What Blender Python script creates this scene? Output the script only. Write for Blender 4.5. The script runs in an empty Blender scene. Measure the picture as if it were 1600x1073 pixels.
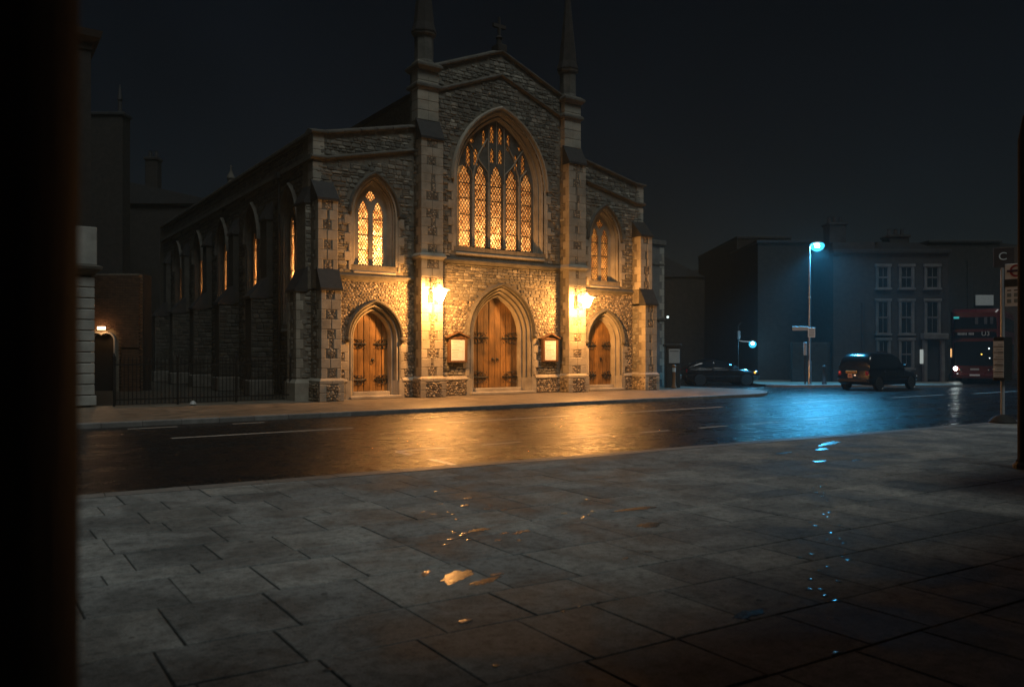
import bpy, math, random
from mathutils import Vector, Matrix
from mathutils.geometry import tessellate_polygon
R_ = math.radians
rnd = random.Random(7)
scn = bpy.context.scene
C = scn.collection

# ------------------------------------------------------------------ camera
FPX = 1244.0
TH = math.atan2(1800, 1244)
S_, C_ = math.sin(TH), math.cos(TH)              # image-right axis (S_,-C_), view axis (C_,S_)
cam_d = bpy.data.cameras.new('camera')
cam = bpy.data.objects.new('camera', cam_d); C.objects.link(cam)
cam.location = (0, 0, 1.65)
cam.rotation_euler = (R_(90), 0, math.atan2(S_, C_) - R_(90))
cam_d.sensor_width = 36; cam_d.lens = 36 * FPX / 1600
cam_d.shift_y = 15.5 / 1600
cam_d.clip_start = 0.05; cam_d.clip_end = 1000
cam_d.dof.use_dof = True; cam_d.dof.focus_distance = 26; cam_d.dof.aperture_fstop = 2.0
scn.camera = cam
scn.view_settings.view_transform = 'Standard'
scn.view_settings.look = 'None'
scn.view_settings.exposure = 0
scn.view_settings.gamma = 1
scn.view_settings.use_curve_mapping = False
scn.cycles.use_denoising = True
scn.cycles.max_bounces = 6
scn.cycles.volume_bounces = 0
scn.cycles.sample_clamp_indirect = 4
scn.cycles.caustics_reflective = False
scn.cycles.caustics_refractive = False

# ------------------------------------------------------------------ night sky and the faint soft town light from behind
SUN_EL = R_(60); SUN_AZ = R_(9)
w = bpy.data.worlds.new('World'); scn.world = w; w.use_nodes = True
nt = w.node_tree; nt.nodes.clear()
sky = nt.nodes.new('ShaderNodeTexSky'); sky.sky_type = 'NISHITA'; sky.sun_disc = False
sky.sun_elevation = SUN_EL; sky.sun_rotation = R_(180) + SUN_AZ
hsv = nt.nodes.new('ShaderNodeHueSaturation'); hsv.inputs['Saturation'].default_value = 1.0
bg = nt.nodes.new('ShaderNodeBackground'); bg.inputs['Strength'].default_value = 0.0015
wo = nt.nodes.new('ShaderNodeOutputWorld')
tcs = nt.nodes.new('ShaderNodeTexCoord'); cl = nt.nodes.new('ShaderNodeTexNoise'); cl.inputs['Scale'].default_value = 2.6; cl.inputs['Detail'].default_value = 5
mrc = nt.nodes.new('ShaderNodeMapRange'); mrc.inputs['From Min'].default_value = .3; mrc.inputs['From Max'].default_value = .7; mrc.inputs['To Min'].default_value = .72; mrc.inputs['To Max'].default_value = 1.3
mxc = nt.nodes.new('ShaderNodeMixRGB'); mxc.blend_type = 'MULTIPLY'; mxc.inputs['Fac'].default_value = 1
nt.links.new(tcs.outputs['Generated'], cl.inputs['Vector']); nt.links.new(cl.outputs['Fac'], mrc.inputs['Value'])
nt.links.new(sky.outputs[0], hsv.inputs['Color']); nt.links.new(hsv.outputs[0], mxc.inputs['Color1']); nt.links.new(mrc.outputs[0], mxc.inputs['Color2']); nt.links.new(mxc.outputs[0], bg.inputs['Color']); nt.links.new(bg.outputs[0], wo.inputs['Surface'])
sun_d = bpy.data.lights.new('sun', 'SUN'); sun_d.energy = 0.7; sun_d.angle = R_(24); sun_d.color = (0.93, 1.0, 0.96)
sun = bpy.data.objects.new('sun', sun_d); C.objects.link(sun)
sun.location = (0, -20, 30); sun.rotation_euler = (R_(90) - SUN_EL, 0, -SUN_AZ)      # shines down towards the church

# ------------------------------------------------------------------ helpers
def RD(r, d, z=0.0):
    return (S_ * r + C_ * d, -C_ * r + S_ * d, z)
VIEW_ROT = math.atan2(-C_, S_)

class NT:
    def __init__(s, m):
        m.use_nodes = True; s.t = m.node_tree; s.t.nodes.clear()
    def n(s, typ, **kw):
        x = s.t.nodes.new(typ)
        for k, v in kw.items():
            if k in x.inputs.keys(): x.inputs[k].default_value = v
            else: setattr(x, k, v)
        return x
    def l(s, a, b): s.t.links.new(a, b)

def ramp(T, fac, stops):
    r = T.n('ShaderNodeValToRGB'); e = r.color_ramp.elements
    while len(e) < len(stops): e.new(0.5)
    for k, (p, c) in enumerate(stops):
        e[k].position = p; e[k].color = (c[0], c[1], c[2], 1)
    T.l(fac, r.inputs['Fac']); return r.outputs['Color']

def mult(T, a, b, fac=1.0):
    m = T.n('ShaderNodeMixRGB', blend_type='MULTIPLY'); m.inputs['Fac'].default_value = fac
    T.l(a, m.inputs['Color1']); T.l(b, m.inputs['Color2']); return m.outputs['Color']

MATS = {}
def mat(name, stops, rough=0.8, rvar=0.08, metal=0.0, spec=0.5, nscale=3.0, rand=None, bump=0.0, bscale=40.0, coat=0.0, stretch=None, dirt=None):
    """noise-driven colour between stops; rand: ramp picked per separate stone or object; bump: relief"""
    if name in MATS: return MATS[name]
    m = bpy.data.materials.new(name); MATS[name] = m; T = NT(m)
    out = T.n('ShaderNodeOutputMaterial'); b = T.n('ShaderNodeBsdfPrincipled')
    T.l(b.outputs[0], out.inputs['Surface'])
    g = T.n('ShaderNodeNewGeometry'); vec = g.outputs['Position']
    if stretch:
        mp = T.n('ShaderNodeMapping'); mp.inputs['Scale'].default_value = stretch; T.l(vec, mp.inputs['Vector']); vec = mp.outputs[0]
    no = T.n('ShaderNodeTexNoise', Scale=nscale, Detail=6.0, Roughness=0.62); T.l(vec, no.inputs['Vector'])
    if len(stops) == 1: stops = [tuple(c * 0.8 for c in stops[0]), tuple(c * 1.2 for c in stops[0])]
    k = len(stops)
    col = ramp(T, no.outputs['Fac'], [(0.3 + 0.4 * i / (k - 1), c) for i, c in enumerate(stops)])
    if rand:
        oi = T.n('ShaderNodeObjectInfo'); ad = T.n('ShaderNodeMath', operation='ADD'); fr = T.n('ShaderNodeMath', operation='FRACT')
        T.l(g.outputs['Random Per Island'], ad.inputs[0]); T.l(oi.outputs['Random'], ad.inputs[1]); T.l(ad.outputs[0], fr.inputs[0])
        col = mult(T, col, ramp(T, fr.outputs[0], [(i / (len(rand) - 1), c) for i, c in enumerate(rand)]))
    if dirt:
        n3 = T.n('ShaderNodeTexNoise', Scale=dirt[0], Detail=4.0); T.l(g.outputs['Position'], n3.inputs['Vector'])
        col = mult(T, col, ramp(T, n3.outputs['Fac'], [(0.38, (dirt[1],) * 3), (0.62, (1, 1, 1))]))
    T.l(col, b.inputs['Base Color'])
    mr = T.n('ShaderNodeMapRange'); mr.inputs['To Min'].default_value = max(0.02, rough - rvar); mr.inputs['To Max'].default_value = min(1, rough + rvar)
    n2 = T.n('ShaderNodeTexNoise', Scale=nscale * 2.3, Detail=3.0); T.l(vec, n2.inputs['Vector'])
    T.l(n2.outputs['Fac'], mr.inputs['Value']); T.l(mr.outputs[0], b.inputs['Roughness'])
    b.inputs['Metallic'].default_value = metal
    b.inputs['Specular IOR Level'].default_value = spec
    b.inputs['Coat Weight'].default_value = coat; b.inputs['Coat Roughness'].default_value = 0.05
    if bump:
        nb = T.n('ShaderNodeTexNoise', Scale=bscale, Detail=5.0, Roughness=0.65); T.l(vec, nb.inputs['Vector'])
        bp = T.n('ShaderNodeBump'); bp.inputs['Strength'].default_value = 1.0; bp.inputs['Distance'].default_value = bump
        T.l(nb.outputs['Fac'], bp.inputs['Height']); T.l(bp.outputs[0], b.inputs['Normal'])
    return m

def emit(name, col, strength):
    if name in MATS: return MATS[name]
    m = bpy.data.materials.new(name); MATS[name] = m; T = NT(m)
    out = T.n('ShaderNodeOutputMaterial'); e = T.n('ShaderNodeEmission'); e.inputs['Color'].default_value = (*col, 1); e.inputs['Strength'].default_value = strength
    T.l(e.outputs[0], out.inputs['Surface']); return m

class MB:
    def __init__(s): s.v = []; s.f = []
    def add(s, vs, fs):
        o = len(s.v); s.v += [tuple(p) for p in vs]; s.f += [tuple(i + o for i in q) for q in fs]; return s
    def box(s, x0, x1, y0, y1, z0, z1):
        return s.add([(x0,y0,z0),(x1,y0,z0),(x1,y1,z0),(x0,y1,z0),(x0,y0,z1),(x1,y0,z1),(x1,y1,z1),(x0,y1,z1)],
                     [(3,2,1,0),(4,5,6,7),(0,1,5,4),(1,2,6,5),(2,3,7,6),(3,0,4,7)])
    def bev(s, x0, x1, y0, y1, z0, z1, b=0.012):
        """box with chamfered edges"""
        vs = []; idx = {}
        cs = [(x0, x1), (y0, y1), (z0, z1)]
        for ax in range(3):
            for sg in (0, 1):
                for i in (0, 1):
                    for j in (0, 1):
                        p = [0, 0, 0]; o = [a for a in range(3) if a != ax]
                        p[ax] = cs[ax][sg]
                        p[o[0]] = cs[o[0]][i] + (b if i == 0 else -b); p[o[1]] = cs[o[1]][j] + (b if j == 0 else -b)
                        key = [0, 0, 0]; key[ax] = sg; key[o[0]] = i; key[o[1]] = j
                        idx[(ax, tuple(key))] = len(vs); vs.append(tuple(p))
        fs = []
        for ax in range(3):
            o = [a for a in range(3) if a != ax]
            for sg in (0, 1):
                q = []
                for i, j in ((0, 0), (1, 0), (1, 1), (0, 1)):
                    k = [0, 0, 0]; k[ax] = sg; k[o[0]] = i; k[o[1]] = j; q.append(idx[(ax, tuple(k))])
                flip = (sg == 0) ^ (ax == 1)
                fs.append(tuple(reversed(q)) if flip else tuple(q))
        for ax in range(3):                         # edges along ax
            o = [a for a in range(3) if a != ax]
            for i in (0, 1):
                for j in (0, 1):
                    k0 = [0, 0, 0]; k0[o[0]] = i; k0[o[1]] = j; k1 = list(k0); k1[ax] = 1
                    fs.append((idx[(o[0], tuple(k0))], idx[(o[0], tuple(k1))], idx[(o[1], tuple(k1))], idx[(o[1], tuple(k0))]))
        for i in (0, 1):
            for j in (0, 1):
                for k in (0, 1): fs.append(tuple(idx[(a, (i, j, k))] for a in range(3)))
        return s.add(vs, fs)
    def loft(s, rings, cap=True, closed=True):
        n = len(rings[0]); o = len(s.v)
        for r in rings: s.v += [tuple(p) for p in r]
        for a in range(len(rings) - 1):
            for i in range(n if closed else n - 1):
                j = (i + 1) % n
                s.f.append((o + a*n + i, o + a*n + j, o + (a+1)*n + j, o + (a+1)*n + i))
        if cap and closed:
            s.f.append(tuple(o + i for i in reversed(range(n)))); s.f.append(tuple(o + (len(rings)-1)*n + i for i in range(n)))
        return s
    def tube(s, pts, r, n=6, r2=None):
        pts = [Vector(p) for p in pts]; rings = []
        for i, p in enumerate(pts):
            d = (pts[min(i+1, len(pts)-1)] - pts[max(i-1, 0)]).normalized()
            a = d.cross(Vector((0, 0, 1)))
            if a.length < 0.05: a = d.cross(Vector((0, 1, 0)))
            a.normalize(); b = d.cross(a); rr = r if r2 is None else r + (r2 - r) * i / (len(pts) - 1)
            rings.append([p + a * math.cos(2*math.pi*k/n) * rr + b * math.sin(2*math.pi*k/n) * rr for k in range(n)])
        return s.loft(rings)
    def lathe(s, prof, cx=0, cy=0, n=16, ph=0.0):
        return s.loft([[(cx + r*math.cos(ph + 2*math.pi*k/n), cy + r*math.sin(ph + 2*math.pi*k/n), z) for k in range(n)] for r, z in prof])
    def lathe_axis(s, prof, c, ax='y', n=20):
        """discs and wheels: prof of (radius, offset along the axis)"""
        rings = []
        for r, t in prof:
            ring = []
            for k in range(n):
                a = 2*math.pi*k/n; u, v = r*math.cos(a), r*math.sin(a)
                ring.append((c[0]+u, c[1]+t, c[2]+v) if ax == 'y' else (c[0]+t, c[1]+u, c[2]+v))
            rings.append(ring)
        return s.loft(rings)
    def prism(s, poly, fn, holes=(), t0=0.0, t1=1.0):
        """flat polygon (with holes) given depth; fn(u, v, t) -> point"""
        loops = [list(poly)] + [list(h) for h in holes]
        tris = tessellate_polygon([[Vector((p[0], p[1], 0)) for p in lp] for lp in loops])
        flat = [p for lp in loops for p in lp]; n = len(flat); o = len(s.v)
        s.v += [tuple(fn(p[0], p[1], t0)) for p in flat] + [tuple(fn(p[0], p[1], t1)) for p in flat]
        for t in tris:
            s.f.append((o+t[0], o+t[1], o+t[2])); s.f.append((o+n+t[2], o+n+t[1], o+n+t[0]))
        k = 0
        for lp in loops:
            m = len(lp)
            for i in range(m):
                j = (i+1) % m; s.f.append((o+k+i, o+k+j, o+n+k+j, o+n+k+i))
            k += m
        return s
    def mesh(s, name, m, smooth=None, fix=True):
        me = bpy.data.meshes.new(name); me.from_pydata(s.v, [], s.f); me.update()
        if fix:
            import bmesh
            bm = bmesh.new(); bm.from_mesh(me); bmesh.ops.recalc_face_normals(bm, faces=bm.faces); bm.to_mesh(me); bm.free()
        if smooth is not None:
            me.polygons.foreach_set('use_smooth', [True] * len(me.polygons)); me.set_sharp_from_angle(angle=R_(smooth))
        for mm in (m if isinstance(m, (list, tuple)) else [m]): me.materials.append(mm)
        return me
    def build(s, name, m, parent=None, smooth=None, kind=None, loc=None, fix=True):
        return link(name, s.mesh(name, m, smooth, fix), parent, kind, loc)

def link(name, me, parent=None, kind=None, loc=None, rot=None):
    o = bpy.data.objects.new(name, me); C.objects.link(o)
    if parent: o.parent = parent
    if kind: o['kind'] = kind
    if loc: o.location = loc
    if rot: o.rotation_euler = rot
    return o

def tag(o, label, cat, group=None):
    o['label'] = label; o['category'] = cat
    if group: o['group'] = group
    return o
def thing(name, label, cat, loc=(0, 0, 0), rz=0.0, group=None):
    o = bpy.data.objects.new(name, None); C.objects.link(o); o.location = loc; o.rotation_euler = (0, 0, rz); o.empty_display_size = 0.3
    return tag(o, label, cat, group)
def copy_tree(o, parent=None):
    c = o.copy(); C.objects.link(c)
    if parent: c.parent = parent
    for ch in list(o.children): copy_tree(ch, c)
    return c
def text(name, body, size, m, parent, loc, rot, ext=0.004, align='CENTER'):
    cu = bpy.data.curves.new(name, 'FONT'); cu.body = body; cu.size = size; cu.extrude = ext; cu.align_x = align; cu.align_y = 'CENTER'
    cu.materials.append(m); tmp = bpy.data.objects.new(name, cu); C.objects.link(tmp)
    me = bpy.data.meshes.new_from_object(tmp.evaluated_get(bpy.context.evaluated_depsgraph_get())); bpy.data.objects.remove(tmp); bpy.data.curves.remove(cu)
    return link(name, me, parent, None, loc, rot)
def lamp(name, kind, loc, energy, col, parent=None, radius=0.06, **kw):
    d = bpy.data.lights.new(name, kind); d.energy = energy; d.color = col; d.shadow_soft_size = radius
    for k, v in kw.items(): setattr(d, k, v)
    return link(name, d, parent, None, loc)

class Arch:
    """pointed opening centred on c: half width a, foot zb, springing zs, rise h"""
    def __init__(s, c, a, zb, zs, h):
        s.c, s.a, s.zb, s.zs, s.h = c, a, zb, zs, h; s.r = (a*a + h*h) / (2*a); s.cx = a - s.r
    def pts(s, o=0.0, n=12, jamb=True, drop=0.0):
        Rr = s.r + o; phi = math.acos(max(-1, min(1, -s.cx / Rr)))
        arc = [(s.cx + Rr*math.cos(phi*i/n), s.zs + Rr*math.sin(phi*i/n)) for i in range(n+1)]
        arc[-1] = (0.0, arc[-1][1])
        right = ([(s.a + o, s.zb - drop)] if jamb else []) + arc
        left = [(-x, z) for x, z in reversed(right[:-1])]
        return [(s.c + x, z) for x, z in right + left]
    def inside(s, x, z, o=0.0):
        x = abs(x - s.c)
        if z < s.zb - o: return False
        if z < s.zs: return x < s.a + o
        return math.hypot(x - s.cx, z - s.zs) < s.r + o
def sweep(A, prof, fn, n=14, jamb=True, mb=None):
    """moulding: prof of (offset from the opening, depth) along the arch; fn(u, v, t)"""
    mb = mb or MB(); cols = [[fn(u, v, y) for u, v in A.pts(o, n, jamb)] for o, y in prof]
    k = len(cols[0]); o = len(mb.v)
    for c in cols: mb.v += [tuple(p) for p in c]
    for a in range(len(cols) - 1):
        for i in range(k - 1): mb.f.append((o+a*k+i, o+a*k+i+1, o+(a+1)*k+i+1, o+(a+1)*k+i))
    for e in (0, k-1): mb.f.append(tuple(o+a*k+e for a in range(len(cols))))
    return mb
def roll(o, y, r, a0, a1, n=5):
    return [(o + r*math.cos(R_(a0 + (a1-a0)*i/n)), y + r*math.sin(R_(a0 + (a1-a0)*i/n))) for i in range(n+1)]

# ------------------------------------------------------------------ materials
W3 = (1, 1, 1)
RUBBLE = mat('rubble stone', [(0.19,0.185,0.165),(0.28,0.27,0.24),(0.37,0.355,0.315)], 0.85, nscale=2.2, rand=[(0.35,0.34,0.33),(0.75,0.74,0.71),(1,0.97,0.9),(0.55,0.53,0.5),(1.55,1.5,1.4),(0.65,0.6,0.55),(0.9,0.88,0.82)], bump=0.02, bscale=22, dirt=(0.5, 0.7))
FLINT = mat('flint', [(0.28,0.24,0.19),(0.44,0.39,0.315)], 0.6, nscale=6, rand=[(0.18,0.18,0.19),(0.45,0.42,0.4),(1.0,0.95,0.85),(1.35,1.3,1.2),(0.7,0.6,0.5),(0.3,0.3,0.3)], bump=0.012, bscale=40)
MORTAR = mat('lime mortar', [(0.13,0.115,0.09),(0.24,0.21,0.165)], 0.95, nscale=8, bump=0.01, bscale=60)
ASHLAR = mat('dressed limestone', [(0.31,0.275,0.22),(0.43,0.39,0.315),(0.50,0.455,0.37)], 0.8, nscale=1.7, rand=[(0.93,0.93,0.93),(1,1,1),(1.05,1.03,1.0)], bump=0.006, bscale=55, dirt=(0.9, 0.72))
SOOTSHADE = mat('sooted and shaded stone', [(0.07,0.066,0.056),(0.15,0.14,0.12)], 0.85, nscale=3, bump=0.008, bscale=40)  # soot tone; on the side wall it also carries painted shade
SHADERUB = mat('shaded rubble', [(0.04,0.038,0.032),(0.085,0.08,0.068)], 0.9, nscale=3, rand=[(0.6,)*3,(1.3,)*3], bump=0.015, bscale=22)  # the front's rubble again, with the side wall's shade put into its colour
SLATE = mat('roof slate', [(0.018,0.019,0.021),(0.038,0.038,0.04)], 0.6, nscale=5, rand=[(0.7,)*3,(1.2,)*3], bump=0.004)
OAK = mat('oiled oak', [(0.20,0.10,0.026),(0.37,0.19,0.052),(0.50,0.27,0.08)], 0.55, nscale=3.5, rand=[(0.6,)*3,(1.05,)*3], dirt=(1.6, 0.55), bump=0.004, bscale=30, stretch=(7,7,0.55))
IRON = mat('wrought iron', [(0.012,0.012,0.012),(0.028,0.027,0.026)], 0.5, metal=0.3, nscale=20, bump=0.002, bscale=60)
LEAD = mat('lead came', [(0.02,0.02,0.02),(0.04,0.04,0.04)], 0.6)
PLASTER = mat('white plaster', [(0.6,0.57,0.5),(0.7,0.66,0.58)], 0.9)
ASPHALT_N = 'wet asphalt'
BRICKD = mat('dark sooty brick', [(0.018,0.016,0.015),(0.04,0.034,0.03)], 0.9, nscale=4, bump=0.006, bscale=30)
BRICKR = mat('brown brick', [(0.07,0.038,0.022),(0.13,0.072,0.04)], 0.9, nscale=5, bump=0.004, bscale=40, rand=[(0.7,)*3,(1.1,)*3])
RENDER = mat('grey render', [(0.12,0.118,0.11),(0.2,0.195,0.18)], 0.9, nscale=2.5, bump=0.003)
STUCCO = mat('pale painted stucco', [(0.36,0.36,0.33),(0.5,0.5,0.46)], 0.7, nscale=2, bump=0.002, dirt=(1.2, 0.75))
WHITEP = mat('white paint', [(0.62,0.62,0.59),(0.75,0.75,0.72)], 0.5, nscale=5)
GREYP = mat('grey panel paint', [(0.42,0.43,0.42),(0.5,0.5,0.49)], 0.4, nscale=3)
BLACKP = mat('black gloss paint', [(0.004,0.004,0.0045),(0.007,0.007,0.0075)], 0.22, rvar=0.03, nscale=4, coat=0.5)
BLACKM = mat('matt black', [(0.012,0.012,0.013),(0.022,0.022,0.023)], 0.6, nscale=6)
CAB = mat('cabinet dark paint', [(0.02,0.024,0.026),(0.035,0.04,0.042)], 0.4, nscale=5)
DGLASS = mat('dark window glass', [(0.006,0.008,0.009),(0.012,0.014,0.015)], 0.06, rvar=0.02, spec=0.8)
RUBBER = mat('tyre rubber', [(0.012,)*3,(0.022,)*3], 0.8)
STEEL = mat('galvanised steel', [(0.38,0.39,0.4),(0.55,0.56,0.57)], 0.35, metal=0.9, nscale=6)
CHROME = mat('bright chrome', [(0.6,)*3,(0.7,)*3], 0.12, metal=1.0)
RED = mat('bus red paint', [(0.085,0.009,0.009),(0.115,0.011,0.010)], 0.3, nscale=2, coat=0.4)
ORANGEP = mat('rust brown paint', [(0.22,0.09,0.03),(0.33,0.14,0.05)], 0.5, nscale=8)
YPLATE = mat('yellow plate', [(0.7,0.38,0.03),(0.8,0.45,0.04)], 0.4)
PINKPLATE = mat('pale plate', [(0.75,0.5,0.42),(0.82,0.58,0.5)], 0.4)
SIGNW = mat('sign white', [(0.74,0.76,0.76),(0.82,0.84,0.84)], 0.4)
PAPER = mat('notice paper', [(0.74,0.72,0.74),(0.84,0.82,0.84)], 0.8, nscale=4)
INK = mat('print ink', [(0.10,0.10,0.10),(0.14,0.14,0.14)], 0.7)
FAINT = mat('faint print', [(0.42,0.38,0.35),(0.50,0.45,0.42)], 0.8)
ROUNDR = mat('sign red', [(0.30,0.03,0.035),(0.36,0.04,0.045)], 0.4)
WOODB = mat('varnished board wood', [(0.11,0.06,0.03),(0.17,0.09,0.045)], 0.4, nscale=4, stretch=(6,6,0.8))
LINE = mat('worn road paint', [(0.34,0.33,0.30),(0.74,0.72,0.66)], 0.45, rvar=0.15, nscale=9, bump=0.002)
REDLENS = mat('red lens', [(0.35,0.01,0.01),(0.4,0.015,0.012)], 0.15)
KERB = mat('kerb granite', [(0.16,0.155,0.145),(0.26,0.25,0.235)], 0.55, rvar=0.2, nscale=6, rand=[(0.8,)*3,(1.1,)*3], bump=0.004, bscale=40)
COLUMN = mat('dark painted column', [(0.035,0.04,0.038),(0.06,0.066,0.063)], 0.85, spec=0.08, nscale=1.5, stretch=(9,9,0.7), bump=0.004, bscale=8)

def asphalt():
    m = bpy.data.materials.new(ASPHALT_N); T = NT(m)
    out = T.n('ShaderNodeOutputMaterial'); b = T.n('ShaderNodeBsdfPrincipled'); T.l(b.outputs[0], out.inputs['Surface'])
    g = T.n('ShaderNodeNewGeometry')
    n1 = T.n('ShaderNodeTexNoise', Scale=60.0, Detail=6.0); T.l(g.outputs['Position'], n1.inputs['Vector'])
    T.l(ramp(T, n1.outputs['Fac'], [(0.3, (0.006,0.006,0.007)), (0.7, (0.024,0.024,0.025))]), b.inputs['Base Color'])
    mp = T.n('ShaderNodeMapping'); mp.inputs['Scale'].default_value = (0.25, 1.1, 1); T.l(g.outputs['Position'], mp.inputs['Vector'])
    n2 = T.n('ShaderNodeTexNoise', Scale=1.0, Detail=5.0, Roughness=0.6); T.l(mp.outputs[0], n2.inputs['Vector'])
    rr = ramp(T, n2.outputs['Fac'], [(0.38, (0.15,)*3), (0.62, (0.34,)*3)])
    n8 = T.n('ShaderNodeTexNoise', Scale=4.0, Detail=9.0, Roughness=0.85); T.l(g.outputs['Position'], n8.inputs['Vector'])
    mg = T.n('ShaderNodeMixRGB'); T.l(ramp(T, n8.outputs['Fac'], [(0.47, (0,)*3), (0.58, (1,)*3)]), mg.inputs['Fac']); T.l(rr, mg.inputs['Color1']); mg.inputs['Color2'].default_value = (.46, .46, .46, 1)
    T.l(mg.outputs[0], b.inputs['Roughness'])
    v = T.n('ShaderNodeTexVoronoi', Scale=38.0); T.l(g.outputs['Position'], v.inputs['Vector'])
    n3 = T.n('ShaderNodeTexNoise', Scale=13.0, Detail=8.0, Roughness=0.75); T.l(g.outputs['Position'], n3.inputs['Vector'])
    bp1 = T.n('ShaderNodeBump'); bp1.inputs['Distance'].default_value = 0.007; T.l(v.outputs['Distance'], bp1.inputs['Height'])
    bp2 = T.n('ShaderNodeBump'); bp2.inputs['Distance'].default_value = 0.011; T.l(n3.outputs['Fac'], bp2.inputs['Height']); T.l(bp1.outputs[0], bp2.inputs['Normal'])
    n7 = T.n('ShaderNodeTexNoise', Scale=6.0, Detail=3.0, Roughness=0.6); T.l(g.outputs['Position'], n7.inputs['Vector'])
    bp3 = T.n('ShaderNodeBump'); bp3.inputs['Distance'].default_value = 0.014; T.l(n7.outputs['Fac'], bp3.inputs['Height']); T.l(bp2.outputs[0], bp3.inputs['Normal'])
    T.l(bp3.outputs[0], b.inputs['Normal']); b.inputs['Specular IOR Level'].default_value = 0.26
    return m
ASPHALT = asphalt()

def slab_mat():
    m = bpy.data.materials.new('damp paving stone'); T = NT(m)
    out = T.n('ShaderNodeOutputMaterial'); b = T.n('ShaderNodeBsdfPrincipled'); T.l(b.outputs[0], out.inputs['Surface'])
    g = T.n('ShaderNodeNewGeometry'); oi = T.n('ShaderNodeObjectInfo')
    ad = T.n('ShaderNodeMath', operation='ADD'); fr = T.n('ShaderNodeMath', operation='FRACT')
    T.l(g.outputs['Random Per Island'], ad.inputs[0]); T.l(oi.outputs['Random'], ad.inputs[1]); T.l(ad.outputs[0], fr.inputs[0])
    n1 = T.n('ShaderNodeTexNoise', Scale=2.6, Detail=8.0, Roughness=0.7); T.l(g.outputs['Position'], n1.inputs['Vector'])
    c = ramp(T, n1.outputs['Fac'], [(0.3, (0.17,0.182,0.182)), (0.5, (0.285,0.30,0.295)), (0.7, (0.355,0.37,0.36))])
    c = mult(T, c, ramp(T, fr.outputs[0], [(0, (0.76,0.77,0.78)), (0.5, (0.95,0.95,0.95)), (1, (1.14,1.12,1.09))]))
    n4 = T.n('ShaderNodeTexNoise', Scale=90.0, Detail=3.0); T.l(g.outputs['Position'], n4.inputs['Vector'])
    c = mult(T, c, ramp(T, n4.outputs['Fac'], [(0.3, (0.68,)*3), (0.7, (1.25,)*3)]))
    n5 = T.n('ShaderNodeTexNoise', Scale=0.9, Detail=5.0, Roughness=0.6, Distortion=0.6); T.l(g.outputs['Position'], n5.inputs['Vector'])
    n6 = T.n('ShaderNodeTexNoise', Scale=14.0, Detail=6.0, Roughness=0.75); T.l(g.outputs['Position'], n6.inputs['Vector'])
    c = mult(T, c, ramp(T, n6.outputs['Fac'], [(0.36, (0.62,)*3), (0.5, (1,)*3), (0.68, (1.16,)*3)]))
    vg = T.n('ShaderNodeTexVoronoi', Scale=3.2); T.l(g.outputs['Position'], vg.inputs['Vector'])
    c = mult(T, c, ramp(T, vg.outputs['Distance'], [(0.0, (0.5,)*3), (0.07, (0.55,)*3), (0.085, (1,)*3), (1, (1,)*3)]))       # trodden gum
    c = mult(T, c, ramp(T, n5.outputs['Fac'], [(0.42, (0.62,)*3), (0.56, (1,)*3)]))          # damp stains
    T.l(c, b.inputs['Base Color'])
    T.l(ramp(T, n5.outputs['Fac'], [(0.40, (0.66,)*3), (0.58, (0.9,)*3)]), b.inputs['Roughness'])
    n3 = T.n('ShaderNodeTexNoise', Scale=35.0, Detail=6.0, Roughness=0.65); T.l(g.outputs['Position'], n3.inputs['Vector'])
    bp = T.n('ShaderNodeBump'); bp.inputs['Distance'].default_value = 0.006; T.l(n3.outputs['Fac'], bp.inputs['Height']); T.l(bp.outputs[0], b.inputs['Normal'])
    b.inputs['Specular IOR Level'].default_value = 0.06
    return m
SLAB = slab_mat()
WETS = mat('wet film', [(0.12,0.12,0.115),(0.16,0.16,0.155)], 0.13, rvar=0.04, spec=0.5, nscale=9)
WATER = mat('standing water', [(0.06,0.06,0.058),(0.09,0.09,0.087)], 0.22, rvar=0.12, spec=0.4, nscale=16, bump=0.0012, bscale=14)

def pane_mat(name, tints, sc):
    """leaded quarries: amber glass that lets diffused light through"""
    m = bpy.data.materials.new(name); T = NT(m)
    out = T.n('ShaderNodeOutputMaterial'); tr = T.n('ShaderNodeBsdfTranslucent'); gl = T.n('ShaderNodeBsdfGlossy', Roughness=0.15)
    g = T.n('ShaderNodeNewGeometry')
    v = T.n('ShaderNodeTexVoronoi', Scale=sc, feature='F1'); T.l(g.outputs['Position'], v.inputs['Vector'])
    sp = T.n('ShaderNodeSeparateColor'); T.l(v.outputs['Color'], sp.inputs[0])
    c = ramp(T, sp.outputs[0], [(i / (len(tints)-1), t) for i, t in enumerate(tints)])
    n = T.n('ShaderNodeTexNoise', Scale=3.0, Detail=3.0); T.l(g.outputs['Position'], n.inputs['Vector'])
    c = mult(T, c, ramp(T, n.outputs['Fac'], [(0.35, (0.75,0.7,0.65)), (0.65, (1,1,1))]))
    T.l(c, tr.inputs['Color'])
    mx = T.n('ShaderNodeMixShader'); mx.inputs[0].default_value = 0.04; T.l(tr.outputs[0], mx.inputs[1]); T.l(gl.outputs[0], mx.inputs[2]); T.l(mx.outputs[0], out.inputs['Surface'])
    return m
PANE = pane_mat('amber leaded glass', [(0.80,0.48,0.22),(0.9,0.60,0.32),(0.30,0.13,0.045),(0.9,0.64,0.38),(0.42,0.2,0.07),(0.85,0.55,0.28)], 9)
PANES = pane_mat('stained amber glass', [(0.5,0.22,0.06),(0.9,0.58,0.24),(0.35,0.12,0.03),(0.85,0.5,0.18)], 11)

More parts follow.
